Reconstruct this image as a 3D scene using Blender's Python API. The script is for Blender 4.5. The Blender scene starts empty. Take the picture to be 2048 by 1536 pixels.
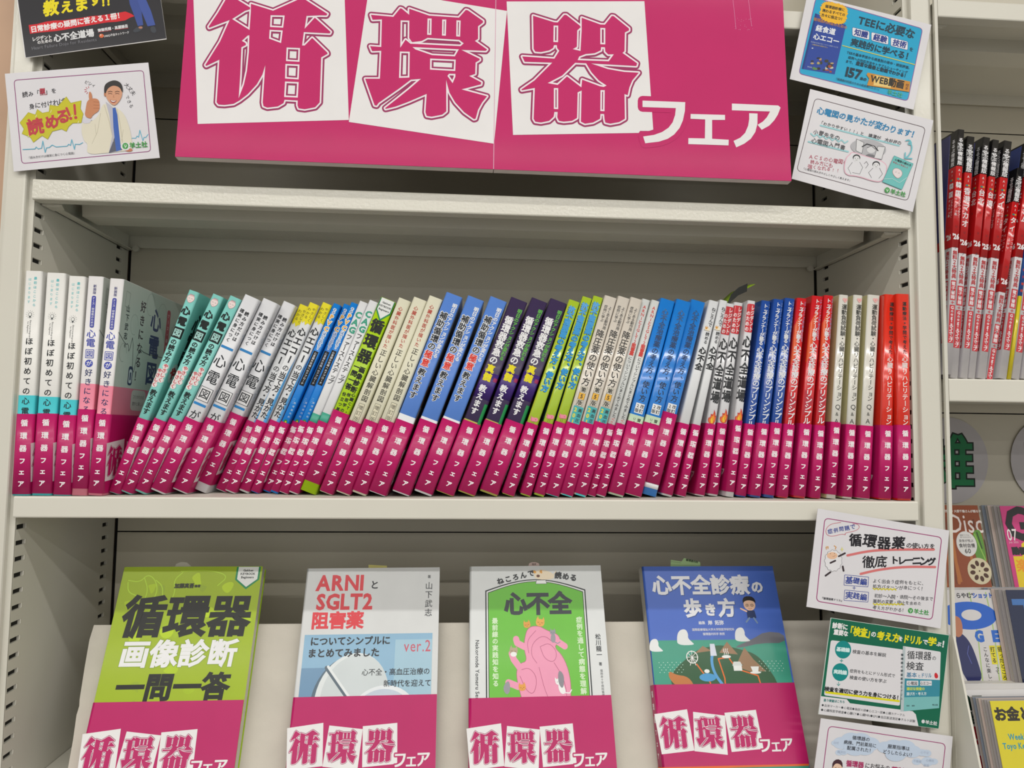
import bpy, math, random
from mathutils import Vector, Matrix
from mathutils.geometry import tessellate_polygon
random.seed(7)
SC = bpy.context.scene
COL = SC.collection
def R(d): return math.radians(d)
WORLD = 0.56; EXPO = 0.16
LAMPS = [(-1.0, 22), (-1.9, 33), (-2.8, 34), (-4.4, 40), (-6.4, 46)]

# ------------------------------------------------------------------ camera
F_PX = 1409.26
CAM = Vector((0.416083, -0.692193, 0.065466))
FWD = Vector((0.06899418, 0.99531491, 0.06773498))
RGT = Vector((0.99747096, -0.06998686, 0.01239059))
UPV = Vector((-0.01707309, -0.0667088, 0.99762641))
cd = bpy.data.cameras.new('camera'); cam = bpy.data.objects.new('camera', cd); COL.objects.link(cam)
cd.sensor_width = 36.0; cd.lens = F_PX / 2048 * 36.0; cd.clip_start = 0.02; cd.clip_end = 60
cam.matrix_world = Matrix(((RGT.x, UPV.x, -FWD.x, CAM.x), (RGT.y, UPV.y, -FWD.y, CAM.y), (RGT.z, UPV.z, -FWD.z, CAM.z), (0, 0, 0, 1)))
SC.camera = cam
# ------------------------------------------------------------------ world, lamps, exposure
wd = bpy.data.worlds.new('shop_air'); SC.world = wd; wd.use_nodes = True
bg = wd.node_tree.nodes['Background']; bg.inputs[0].default_value = (1.0, 0.985, 0.95, 1); bg.inputs[1].default_value = WORLD
for (ly, pw) in LAMPS:                      # rows of ceiling tubes running along the shelves
    ld = bpy.data.lights.new('ceiling_tube', 'AREA'); ld.shape = 'RECTANGLE'; ld.size = 4.6; ld.size_y = 0.05
    ld.energy = pw; ld.color = (1.0, 0.978, 0.935)
    lo = bpy.data.objects.new('ceiling_tube', ld); COL.objects.link(lo); lo.location = (0.5, ly, 1.42)
SC.view_settings.view_transform = 'Standard'; SC.view_settings.look = 'None'; SC.view_settings.gamma = 1
SC.view_settings.use_curve_mapping = False; SC.view_settings.exposure = EXPO

# ------------------------------------------------------------------ helpers: materials
def lin(c): return c / 12.92 if c <= 0.04045 else ((c + 0.055) / 1.055) ** 2.4
def hexc(h): return tuple(lin(int(h[i:i + 2], 16) / 255) for i in (0, 2, 4))
_M = {}
GAIN = 1.0
def mat(h, fin='ink'):
    k = (h, fin)
    if k in _M: return _M[k]
    m = bpy.data.materials.new(fin + '_' + h); m.use_nodes = True; nt = m.node_tree; b = nt.nodes['Principled BSDF']
    c = tuple(min(0.9, x * GAIN) for x in hexc(h)) + (1,)
    N = nt.nodes.new
    tc = N('ShaderNodeTexCoord'); nz = N('ShaderNodeTexNoise'); mx = N('ShaderNodeMix'); mx.data_type = 'RGBA'
    sc, amt, ro, co, bs, bsc = dict(ink=(60, .05, .5, 0, 0, 0), gloss=(40, .05, .34, .10, 0, 0), foil=(40, .06, .16, .8, .02, 60),
        matte=(80, .07, .62, 0, .03, 300), paint=(9, .05, .42, 0, .02, 300), peel=(14, .05, .2, .4, .30, 330), coat=(9, .04, .28, .25, .07, 260),
        board=(25, .05, .5, .06, .01, 30), foam=(30, .10, .8, 0, .12, 500), wood=(6, .25, .5, 0, .05, 80), dark=(50, .1, .8, 0, 0, 0),
        floor=(3, .2, .4, 0, 0, 0))[fin]
    nz.inputs['Scale'].default_value = sc; nz.inputs['Detail'].default_value = 4
    nt.links.new(tc.outputs['Object'], nz.inputs['Vector'])
    mx.inputs[6].default_value = c; mx.inputs[7].default_value = tuple(x * (1 - 2 * amt) for x in c[:3]) + (1,)
    nt.links.new(nz.outputs[0], mx.inputs[0]); nt.links.new(mx.outputs[2], b.inputs['Base Color'])
    b.inputs['Specular IOR Level'].default_value = {'gloss': .3, 'board': .25, 'ink': .3, 'foil': .45}.get(fin, .5)
    b.inputs['Roughness'].default_value = ro; b.inputs['Coat Weight'].default_value = co; b.inputs['Coat Roughness'].default_value = .12
    if bs:
        n2 = N('ShaderNodeTexNoise'); n2.inputs['Scale'].default_value = bsc; n2.inputs['Detail'].default_value = 2
        bp = N('ShaderNodeBump'); bp.inputs['Strength'].default_value = bs; bp.inputs['Distance'].default_value = .001
        nt.links.new(tc.outputs['Object'], n2.inputs['Vector']); nt.links.new(n2.outputs[0], bp.inputs['Height'])
        nt.links.new(bp.outputs[0], b.inputs['Normal'])
        if co: nt.links.new(bp.outputs[0], b.inputs['Coat Normal'])
    _M[k] = m; return m
def mat_pages(h='e6e0d2', ax=0, fr=420):
    k = (h, 'pages', ax, fr)
    if k in _M: return _M[k]
    m = bpy.data.materials.new('page_edges_' + h); m.use_nodes = True; nt = m.node_tree; b = nt.nodes['Principled BSDF']; N = nt.nodes.new
    tc = N('ShaderNodeTexCoord'); w = N('ShaderNodeTexWave'); w.bands_direction = 'XYZ'[ax]; w.inputs['Scale'].default_value = fr
    w.inputs['Distortion'].default_value = 1.5; mx = N('ShaderNodeMix'); mx.data_type = 'RGBA'; c = hexc(h)
    mx.inputs[6].default_value = c + (1,); mx.inputs[7].default_value = tuple(x * .62 for x in c) + (1,)
    nt.links.new(tc.outputs['Object'], w.inputs['Vector']); nt.links.new(w.outputs['Color'], mx.inputs[0])
    nt.links.new(mx.outputs[2], b.inputs['Base Color']); b.inputs['Roughness'].default_value = .8
    _M[k] = m; return m

# ------------------------------------------------------------------ helpers: objects
def link(name, me, parent=None):
    o = bpy.data.objects.new(name, me); COL.objects.link(o)
    if parent: o.parent = parent
    return o
def mk(name, vs, fs, m, parent=None, smooth=False, mi=None):
    me = bpy.data.meshes.new(name); me.from_pydata([tuple(v) for v in vs], [], fs)
    for x in (m if isinstance(m, (list, tuple)) else [m]): me.materials.append(x)
    if mi: me.polygons.foreach_set('material_index', mi)
    if smooth: me.polygons.foreach_set('use_smooth', [True] * len(me.polygons))
    me.validate(); me.update()
    return link(name, me, parent)
def empty(name, loc=(0, 0, 0), parent=None):
    o = bpy.data.objects.new(name, None); COL.objects.link(o); o.location = loc; o.empty_display_size = .02
    if parent: o.parent = parent
    return o
def tag(o, label=None, cat=None, group=None, kind=None):
    if label: o['label'] = label
    if cat: o['category'] = cat
    if group: o['group'] = group
    if kind: o['kind'] = kind
    return o
class Mb:                                   # plain mesh bag
    def __init__(s): s.v = []; s.f = []
    def box(s, x0, y0, z0, x1, y1, z1):
        n = len(s.v)
        s.v += [(x, y, z) for z in (z0, z1) for y in (y0, y1) for x in (x0, x1)]
        s.f += [tuple(n + i for i in q) for q in ((0, 2, 3, 1), (4, 5, 7, 6), (0, 1, 5, 4), (2, 6, 7, 3), (0, 4, 6, 2), (1, 3, 7, 5))]
        return s
    def prism(s, prof, a, b, axis='x', caps=True):   # prof: closed 2D loop, extruded along an axis
        n = len(s.v); k = len(prof)
        for t in (a, b):
            for (p, q) in prof:
                s.v.append({'x': (t, p, q), 'y': (p, t, q), 'z': (p, q, t)}[axis])
        s.f += [(n + i, n + (i + 1) % k, n + k + (i + 1) % k, n + k + i) for i in range(k)]
        if caps:
            for tr in tessellate_polygon([[Vector((p, q, 0)) for p, q in prof]]):
                s.f.append(tuple(n + i for i in tr)); s.f.append(tuple(n + k + i for i in reversed(tr)))
        return s
    def obj(s, name, m, parent=None, smooth=False): return mk(name, s.v, s.f, m, parent, smooth)
def at(px, py, n=(0, 1, 0), d=0.0):         # the point where the sight line of a photo pixel meets a plane of the scene
    n = Vector(n); dr = FWD + RGT * ((px - 1024) / F_PX) - UPV * ((py - 768) / F_PX)
    return CAM + dr * ((d - n.dot(CAM)) / n.dot(dr))

# ------------------------------------------------------------------ helpers: flat print (lettering and pictures)
_G = {}
def glyph(ch):
    if ch in _G: return _G[ch]
    c = bpy.data.curves.new('g', 'FONT'); c.body = ch; c.resolution_u = 2
    o = bpy.data.objects.new('g', c); COL.objects.link(o)
    dg = bpy.context.evaluated_depsgraph_get(); me = o.evaluated_get(dg).to_mesh()
    idx = {}; vs = []; mp = []
    for v in me.vertices:
        k = (round(v.co.x, 4), round(v.co.y, 4))
        if k not in idx: idx[k] = len(vs); vs.append(k)
        mp.append(idx[k])
    fs = []
    for p in me.polygons:
        f = []
        for i in p.vertices:
            if not f or f[-1] != mp[i]: f.append(mp[i])
        if len(f) > 1 and f[0] == f[-1]: f.pop()
        if len(f) < 3: continue
        a = sum(vs[f[i]][0] * vs[f[(i + 1) % len(f)]][1] - vs[f[(i + 1) % len(f)]][0] * vs[f[i]][1] for i in range(len(f)))
        if a < 0: f.reverse()
        fs.append(tuple(f))
    o.evaluated_get(dg).to_mesh_clear(); bpy.data.objects.remove(o); bpy.data.curves.remove(c)
    es = set()
    for f in fs:
        for i in range(len(f)): es.add((f[i], f[(i + 1) % len(f)]))
    be = [e for e in es if (e[1], e[0]) not in es]
    nx = {}
    for (i, j) in be:
        dx = vs[j][0] - vs[i][0]; dy = vs[j][1] - vs[i][1]; L = math.hypot(dx, dy) or 1
        for q in (i, j): nx.setdefault(q, []).append((dy / L, -dx / L))
    nn = {}
    for q, l in nx.items():
        x = sum(a for a, b in l); y = sum(b for a, b in l); L = math.hypot(x, y) or 1
        x /= L; y /= L; d = max(.6, x * l[0][0] + y * l[0][1]); nn[q] = (x / d, y / d)
    adv = 1.0 if ord(ch) > 0x2000 else ((max(v[0] for v in vs) + .07) if vs else .3)
    _G[ch] = (vs, fs, be, nn, adv); return _G[ch]
ROTV = set('ー〜…（）「」『』')
class Print:
    H0 = .00010; DH = .00004
    def __init__(s, yd=False): s.it = []; s.yd = yd; s.tf = None
    def add(s, vs, fs, col, lay=None, hz=None):
        if s.tf: vs = [s.tf(*v) for v in vs]
        if not fs: return
        x0 = min(v[0] for v in vs); x1 = max(v[0] for v in vs); y0 = min(v[1] for v in vs); y1 = max(v[1] for v in vs)
        if lay is None:
            lay = 0
            for (_, _, _, l, b, _) in s.it:
                if b[0] < x1 and b[1] > x0 and b[2] < y1 and b[3] > y0: lay = max(lay, l + 1)
        s.it.append((vs, fs, col, lay, (x0, x1, y0, y1), hz))
    def poly(s, pts, col, holes=()):
        loops = [[Vector((x, y, 0)) for x, y in l] for l in [pts] + list(holes)]
        vs = [(v.x, v.y) for l in loops for v in l]
        s.add(vs, [tuple(t) for t in tessellate_polygon(loops)], col)
    def rect(s, x0, y0, x1, y1, col, r=0):
        s.poly(rrect(x0, y0, x1, y1, r), col)
    def quad(s, q, col, r=0, w=None):       # quad with rounded corners; w: outline only
        pts = rquad(q, r)
        if w: s.stroke(pts, w, col, True)
        else: s.poly(pts, col)
    def disc(s, cx, cy, rx, ry, col, n=24, rot=0):
        c, sn = math.cos(R(rot)), math.sin(R(rot))
        s.poly([(cx + rx * math.cos(a) * c - ry * math.sin(a) * sn, cy + rx * math.cos(a) * sn + ry * math.sin(a) * c)
                for a in [2 * math.pi * i / n for i in range(n)]], col)
    def stroke(s, pts, w, col, closed=False, k=6):
        vs = []; fs = []; hz = []; h = w / 2; n = len(pts)
        for i in range(n if closed else n - 1):
            a = pts[i]; b = pts[(i + 1) % n]; dx = b[0] - a[0]; dy = b[1] - a[1]; L = math.hypot(dx, dy)
            if L < 1e-9: continue
            dx *= h / L; dy *= h / L; m = len(vs)
            vs += [(a[0] - dy, a[1] + dx), (a[0] + dy, a[1] - dx), (b[0] + dy, b[1] - dx), (b[0] - dy, b[1] + dx)]; fs.append((m, m + 1, m + 2, m + 3)); hz += [(i % 7) * .05] * 4
        for j, p in enumerate(pts):
            m = len(vs); hz += [.4 + (j % 7) * .05] * (2 * k); vs += [(p[0] + h * math.cos(2 * math.pi * i / (k * 2)), p[1] + h * math.sin(2 * math.pi * i / (k * 2))) for i in range(k * 2)]
            fs.append(tuple(range(m, m + 2 * k)))
        s.add(vs, fs, col, None, hz)
    def _glyphs(s, pl, col, w):             # pl: list of (ch, cx, cy, sx, sy, rot, shear)
        vs = []; fs = []; hz = []; fl = -1 if s.yd else 1
        for (ch, cx, cy, sx, sy, rot, sh, ox) in pl:
            gv, gf, be, nn, adv = glyph(ch)
            c, sn = math.cos(R(rot)), math.sin(R(rot)); m = len(vs)
            def T(x, y):
                x = (x - ox) * sx; y = (y - .37) * sy; x += y * sh; y *= fl
                return (cx + x * c - y * sn, cy + x * sn + y * c)
            vs += [T(x, y) for x, y in gv]; fs += [tuple(m + i for i in f) for f in gf]
            hz += [.8] * (len(vs) - len(hz))
            if w:
                ww = w / ((abs(sx) + abs(sy)) / 2)
                for e, (i, j) in enumerate(be):
                    n = len(vs); a, b = nn[i]; c2, d2 = nn[j]
                    vs += [T(*gv[i]), T(gv[i][0] + a * ww, gv[i][1] + b * ww), T(gv[j][0] + c2 * ww, gv[j][1] + d2 * ww), T(*gv[j])]
                    fs.append((n, n + 1, n + 2, n + 3)); hz += [(e % 14) * .05] * 4
        s.add(vs, fs, col, None, hz)
    def text(s, t, x, y, size, col, w=0, anchor='c', border=None, shear=0, sx=1, rot=0, track=1, shadow=None):
        adv = [(.3 if ch == ' ' else .5 if ch == '\u3000' else glyph(ch)[4]) * track for ch in t]
        tot = sum(adv) * size * sx; cur = -tot / 2 if anchor == 'c' else 0 if anchor == 'l' else -tot
        pl = []; c, sn = math.cos(R(rot)), math.sin(R(rot))
        for ch, a in zip(t, adv):
            if ch not in ' \u3000': pl.append((ch, x + cur * c, y + cur * sn, size * sx, size, rot, shear, 0))
            cur += a * size * sx
        if shadow: s._glyphs([(a, b + shadow[1], c_ + shadow[2], d, e, f, g, h) for a, b, c_, d, e, f, g, h in pl], shadow[0], w)
        if border: s._glyphs(pl, border[0], w + border[1])
        s._glyphs(pl, col, w)
    def vtext(s, t, x, y0, y1, size, col, w=0, border=None, dx=0, sx=1, sy=None, shadow=None):
        # vertical line of characters between y0 (top) and y1 (bottom); dx slants the line
        n = len(t); pl = []; w *= .78
        step = (y1 - y0) / n
        if sy is None: sy = sx
        for i, ch in enumerate(t):
            if ch in ' \u3000': continue
            cy = y0 + step * (i + .5); cx = x + dx * (i + .5) / n; rot = 0; ox = .5
            if ord(ch) < 0x2000: ox = glyph(ch)[4] / 2 - .03
            if ch in ROTV: rot = -90 if not s.yd else 90
            if ch in 'ッャュョァィゥェォっゃゅょ、。': cx += size * .1; cy += (-size * .1 if not s.yd else -size * .1)
            if ch in '、。': cx += size * .5; cy += abs(size) * .45 * (1 if not s.yd else -1)
            pl.append((ch, cx, cy, size * sx, size * sy, rot, 0, ox))
        if shadow: s._glyphs([(a, b + shadow[1], c_ + shadow[2], d, e, f, g, h) for a, b, c_, d, e, f, g, h in pl], shadow[0], w)
        if border: s._glyphs(pl, border[0], w + border[1])
        s._glyphs(pl, col, w)
    def build(s, name, parent, fn, fin='ink', scale=.001, cuts=()):
        if not s.it: return None
        me = s.mesh(name, fn, fin, scale, cuts)
        return link(name, me, parent)
    def mesh(s, name, fn, fin='ink', scale=.001, cuts=()):
        vs = []; fs = []; mi = []; cols = []
        for (v, f, col, lay, bb, hz) in s.it:
            if col not in cols: cols.append(col)
            n = len(vs); h = s.H0 + lay * s.DH
            if hz is None: hz = [.8] * len(v)
            if any(bb[0] < c < bb[1] for c in cuts): v, f, hz = cutup(v, f, hz, [c for c in cuts if bb[0] < c < bb[1]])
            vs += [tuple(fn(a * scale, b * scale, h + z * s.DH)) for (a, b), z in zip(v, hz)]; fs += [tuple(n + i for i in q) for q in f]; mi += [cols.index(col)] * len(f)
        me = bpy.data.meshes.new(name); me.from_pydata(vs, [], fs)
        for c in cols: me.materials.append(mat(c, fin))
        me.polygons.foreach_set('material_index', mi); me.update(); return me
def cutup(v, f, hz, cuts):                 # split faces along vertical lines so that print can follow a rolled edge
    ov = []; of = []; oh = []
    for q in f:
        parts = [[(v[i][0], v[i][1], hz[i]) for i in q]]
        for c in cuts:
            nx = []
            for p in parts:
                for sg in (-1, 1):
                    o = []
                    for a, b in zip(p, p[1:] + p[:1]):
                        da = (a[0] - c) * sg; db = (b[0] - c) * sg
                        if da >= 0: o.append(a)
                        if da * db < 0: t = da / (da - db); o.append(tuple(a[k] + (b[k] - a[k]) * t for k in range(3)))
                    if len(o) > 2 and max(k[0] for k in o) - min(k[0] for k in o) > 1e-6: nx.append(o)
            parts = nx
        for p in parts:
            n = len(ov); ov += [(k[0], k[1]) for k in p]; oh += [k[2] for k in p]; of.append(tuple(range(n, n + len(p))))
    return ov, of, oh
def rrect(x0, y0, x1, y1, r=0): return rquad([(x0, y0), (x1, y0), (x1, y1), (x0, y1)], r)
def rquad(q, r):
    if not r: return list(q)
    out = []; n = len(q)
    for i in range(n):
        p = Vector(q[i]); a = (Vector(q[i - 1]) - p).normalized() * r; b = (Vector(q[(i + 1) % n]) - p).normalized() * r
        for k in range(5):
            t = k / 4; v = p + a * (1 - t) ** 2 + b * t ** 2; out.append((v.x, v.y))
    return out
def smooth(pts, closed=True, n=2):
    for _ in range(n):
        o = []; m = len(pts)
        for i in range(m if closed else m - 1):
            a = pts[i]; b = pts[(i + 1) % m]
            o += [(a[0] * .75 + b[0] * .25, a[1] * .75 + b[1] * .25), (a[0] * .25 + b[0] * .75, a[1] * .25 + b[1] * .75)]
        pts = o if closed else [pts[0]] + o + [pts[-1]]
    return pts
# ------------------------------------------------------------------ the setting
W = 0.880; DEP = 0.2; UT = 0.032
tag(Mb().box(-4, -8, -1.32, 5, 1.2, -1.30).obj('floor', mat('8d8a84', 'floor')), kind='structure')
tag(Mb().box(-4, -8, 1.45, 5, 1.2, 1.47).obj('ceiling', mat('dedcd6', 'ink')), kind='structure')
tag(Mb().box(-4, 0.32, -1.30, 5, 0.34, 1.45).obj('wall_back', mat('b5ae9f', 'ink')), kind='structure')
tag(Mb().box(-1.6, 0.035, -1.30, -0.034, 0.055, 1.45).obj('wall_left', mat('d8b192', 'wood')), kind='structure')

# ------------------------------------------------------------------ bookcases
CREAM = mat('d6d3c7', 'paint'); PEEL = mat('d6d3c7', 'coat'); DARKM = mat('15120f', 'dark')
def slotted_wall(x, dirn, zf, zr, parent, name='slotted_wall'):
    # inner wall of an upright with two rows of real slots; dirn: +1 when it faces +x
    v = []; f = []
    def q(y0, z0, y1, z1): 
        n = len(v); v.extend([(x, y0, z0), (x, y1, z0), (x, y1, z1), (x, y0, z1)]); f.append((n, n + 1, n + 2, n + 3))
    def slotcol(ya, yb, z00):
        zs = []; k = math.ceil((-.42 - z00) / .015)
        while z00 + k * .015 < .66: zs.append(z00 + k * .015); k += 1
        z = -.45
        for c in zs:
            a = c - .0023; b = c + .0023
            q(ya, z, yb, a); z = b
            n = len(v); e = x - dirn * .0025       # pressed-in slot, bevelled at its deep end
            v.extend([(x, ya, a), (x, yb, a), (x, yb, b), (x, ya, b), (e, ya, a), (e, yb, a), (e, yb, b), (e, ya, b)])
            f.extend([(n, n + 1, n + 5, n + 4), (n + 1, n + 2, n + 6, n + 5), (n + 2, n + 3, n + 7, n + 6), (n + 3, n, n + 4, n + 7)])
            dk.box(min(e, e - dirn * .001), ya - .0005, a - .0005, max(e, e - dirn * .001), yb + .0005, b + .0005)
            # raised burr beside the slot
            n = len(v); s = dirn * .0004; y2 = yb + .0020
            v.extend([(x, yb, a), (x + s, yb + .0006, a + .0004), (x + s, yb + .0006, b - .0004), (x, yb, b), (x, y2, b), (x, y2, a)])
            f.extend([(n, n + 1, n + 2, n + 3), (n + 1, n + 5, n + 4, n + 2)])
        q(ya, z, yb, .70)
    dk = Mb()
    for (a, b) in ((.006, .0075), (.0215, .1680), (.1810, .1975)): q(a, -.45, b, .70)
    slotcol(.0075, .0215, zf); slotcol(.1680, .1810, zr)
    mk(name, v, f, CREAM, parent); tag(dk.obj('slot_backing', DARKM, parent), kind='stuff')
def shelf(name, x0, x1, zt, lipmat, parent, lip=.020, stiff=True, rear=.016):
    D = DEP - .004; e = .0011; l = lip
    prof = [(D, 0), (.0016, 0), (.0005, -.0004), (0, -.0015), (0, -l + .0015), (.0005, -l + .0004), (.0016, -l), (.0130, -l), (.0130, -l + e), (.002, -l + e),
            (e, -l + .002), (e, -.002), (.002, -e), (D - e, -e), (D - e, -rear), (D, -rear)]
    mb = Mb(); mb.prism([(y, z + zt) for y, z in prof], x0, x1, 'x')
    for a, s in ((x0, 1), (x1, -1)):
        mb.box(min(a, a + s * e), .0135, zt - l, max(a, a + s * e), D - .003, zt - e)
        mb.prism([(a, .0135), (a + s * .010, .0135), (a + s * .0075, D - .003), (a, D - .003)][::s], zt - l, zt - l + e, 'z')
    o = mb.obj(name, lipmat, parent)
    if stiff:
        p = [(.066, -e), (.0685, -.0155), (.100, -.0155), (.1025, -e), (.1015, -e), (.099, -.0145), (.0695, -.0145), (.067, -e)]
        Mb().prism([(y, z + zt) for y, z in p], x0 + .011, x1 - .011, 'x').obj('stiffener', CREAM, o)
        for a, s in ((x0 + .001, 1), (x1 - .001, -1)):
            cl = Mb(); cl.prism([(a, .0145), (a + s * .019, .0145), (a + s * .013, .030), (a, .034)][::s], zt - l - .0012, zt - l - .0002, 'z')
            cl.prism([(a + s * .003, .017), (a + s * .016, .017), (a + s * .016, .018), (a + s * .003, .018)][::s], zt - l - .002, zt - l - .0012, 'z')
            cl.obj('support_clip', CREAM, o)
            c2 = Mb(); c2.prism([(a + s * .010 + .004 * math.cos(t), zt - l + .002 + .004 * math.sin(t)) for t in [i * math.pi / 5 for i in range(10)]], D - .006, D - .003, 'y')
            c2.obj('support_clip', CREAM, o)
    return o
def upright(x0, x1, parent):                # box-section post, front edges rolled
    o = Mb().prism([(x0 + .0002, .006), (x0 + .0055, .006), (x0 + .0055, .0016), (x0 + .0062, .0004), (x0 + .0078, 0), (x1 - .0078, 0), (x1 - .0062, .0004),
                    (x1 - .0055, .0016), (x1 - .0055, .006), (x1 - .0002, .006), (x1 - .0002, .0066), (x1 - .0065, .0066), (x1 - .007, DEP - .0025), (x0 + .007, DEP - .0025), (x0 + .007, .0066), (x0 + .0002, .0066)],
                   -.45, .70, 'z').obj('upright', PEEL, parent)
    return o
case = empty('bookcase', (0.44, 0.1, -.45)); case['label'] = 'cream steel bookcase in the middle holding the pink banded books'; case['category'] = 'bookcase'
case2 = empty('bookcase', (1.36, 0.1, -.45)); case2['label'] = 'cream steel bookcase at the right edge holding red and white travel guides'; case2['category'] = 'bookcase'
def loc(parent): return parent
bpy.context.view_layer.update()
def inv(o, root):                            # keep world coordinates when parenting to a root that stands elsewhere
    o.matrix_parent_inverse = root.matrix_world.inverted()
ZA, ZC, ZD, ZN = .3023, .5122, -.280, .1262
u1 = upright(-.0303, 0, case); u2 = upright(W, W + UT, case)
slotted_wall(0.0002, 1, -.02974, -.0488, u1); slotted_wall(W - .0002, -1, -.0291, -.0330, u2)
sB = shelf('shelf', .0008, W - .0008, 0, mat('dad7cb', 'paint'), case)
sA = shelf('shelf', .0008, W - .0008, ZA, mat('dad7ca', 'peel'), case)
sC = shelf('shelf', .0008, W - .0008, ZC, CREAM, case, rear=.02)
sD = shelf('shelf', .0008, W - .0008, ZD, CREAM, case)
def back(x0, x1, zs, parent):
    for a, b in zip(zs, zs[1:]):
        o = Mb().box(x0, DEP + .0005, a + .0008, x1, DEP + .0015, b - .0008).obj('back_panel', mat('d2ccbb', 'paint'), parent)
    Mb().box(x0 - .004, DEP + .003, zs[0], x1 + .004, DEP + .004, zs[-1]).obj('back_liner', DARKM, parent)
back(.0025, W - .0025, [-.45, -.0605, .4535, .70], case)
back(W + UT + .002, 1.79, [-.45, at(1960, 827, d=DEP).z, at(1960, 266, d=DEP).z, .70], case2)
sN = shelf('shelf', W + UT + .004, 1.79, ZN, mat('dad7cb', 'paint'), case2, lip=.024, stiff=False)
sN2 = shelf('shelf', W + UT + .004, 1.79, at(1960, 2, d=0).z, CREAM, case2, lip=.020, stiff=True)
# upper shelf of the right bay, lower edge at the top of the frame
o = Mb().box(W + UT, .0, -.45, W + UT + .0035, .003, .70).obj('upright', CREAM, case2)
# sloping side of the magazine display
Mb().prism([(-.0005, -.135), (-.088, -.45), (.19, -.45), (.19, -.135)], W + UT + .0002, W + UT + .0024, 'x').obj('side_panel', mat('dad7cb', 'paint'), case2)
for o in list(COL.objects):
    if o.parent in (case, case2): inv(o, o.parent)
# worn tape stains on the upper shelf edge
def flat(y): return lambda u, v, h: (u, y - h, v)
P = Print(); rs = random.Random(3)
def blob(px, py, w, hgt, col):
    c = at(px, py); n = 14
    P.poly(smooth([(c.x * 1000 + w * (1 + rs.uniform(-.3, .3)) * math.cos(i * 2 * math.pi / n), c.z * 1000 + hgt * (1 + rs.uniform(-.5, .5)) * math.sin(i * 2 * math.pi / n)) for i in range(n)], True, 1), col)
for (px, py, w, h) in [(258, 371, 5, 1.2), (280, 371, 4, .8), (300, 372, 3, .8), (283, 394, 4.5, .9), (1655, 421, 6, 1.1), (1648, 420, 3, .8), (1674, 437, 5.5, 1.3), (1590, 419, 3, .6), (385, 377, 5, .4), (1215, 404, 6, .5), (960, 396, 5, .4), (1680, 425, 1, 2.8)]:
    blob(px, py, w, h, 'c9b27c' if h > .7 else 'bfb08a')
o = P.build('tape_stain', sA, flat(0), 'ink'); inv(o, case)

# ------------------------------------------------------------------ the campaign wordmark (three kanji on tilted cards plus katakana)
def cv(pts, x0, y0, s): return [(x0 + a / s, y0 + b / s) for a, b in pts]
K1 = ([(415,-60),(500,0),(672,105),(668,128),(600,150),(430,258),(664,405),(682,150),(682,55),(978,148),(1345,-15),(1400,-5),(1702,190),(1690,210),(1600,208),(1425,216),(1398,390),(1535,240),(1745,430),(1735,450),(1388,432),(1365,612),(1400,612),(1500,510),(1700,705),(1705,722),(1620,770),(1600,1370),(1540,1435),(1400,1462),(1320,1450),(1305,1410),(1308,1345),(1130,1335),(1118,1380),(1040,1425),(900,1440),(850,1420),(840,1370),(875,870),(835,1000),(760,1130),(640,1260),(530,1345),(450,1390),(330,1405),(250,1400),(225,1370),(262,800),(85,885),(75,872),(270,560),(400,270),(125,375),(118,360),(240,180),(345,0)],
 [[(945,207),(1133,210),(1113,375),(937,365)],[(932,402),(1107,410),(1085,580),(925,520)],[(1158,637),(1338,645),(1330,830),(1150,820)],[(1143,857),(1330,865),(1320,1065),(1138,1053)],[(1138,1092),(1320,1100),(1308,1308),(1125,1300)],
  [(640,478),(662,475),(655,700),(630,950),(590,1130),(518,1318),(540,1000),(555,635),(615,605),(612,580),(560,550)]], (400, 0, 6.679))
K2 = ([(135,155),(410,180),(495,75),(515,80),(605,155),(605,80),(850,165),(1215,190),(1300,95),(1325,100),(1510,230),(1510,250),(1450,295),(1450,450),(1410,475),(1560,580),(1545,597),(1240,584),(1275,600),(1470,695),(1470,710),(1420,740),(1415,880),(1340,905),(1490,985),(1485,1010),(1440,1020),(1245,1070),(1560,1155),(1500,1230),(1450,1320),(1420,1430),(1400,1435),(1280,1350),(1170,1230),(1100,1110),(1065,980),(1058,950),(1060,1340),(1010,1380),(880,1405),(820,1395),(805,1350),(820,1125),(600,1220),(440,1280),(315,1310),(310,1300),(450,1190),(600,1070),(750,940),(625,950),(480,1060),(230,1235),(205,1270),(180,1265),(65,940),(245,940),(262,595),(150,600),(125,540),(262,550),(270,210),(155,215)],
 [[(500,222),(607,225),(605,440),(640,490),(760,475),(830,437),(1220,462),(1275,505),(1235,540),(620,510),(560,460),(495,560)],[(645,550),(1215,578),(1165,665),(885,650),(680,580)],[(490,605),(612,608),(607,925),(480,930)],[(830,200),(880,200),(877,402),(825,400)],[(1010,212),(1060,212),(1055,412),(1007,410)],[(1185,222),(1237,225),(1230,423),(1182,420)],[(862,690),(1177,705),(1170,845),(860,828)],[(1095,878),(1172,880),(1172,915),(1138,995),(1074,905)]], (720, 5, 6.143))
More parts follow.
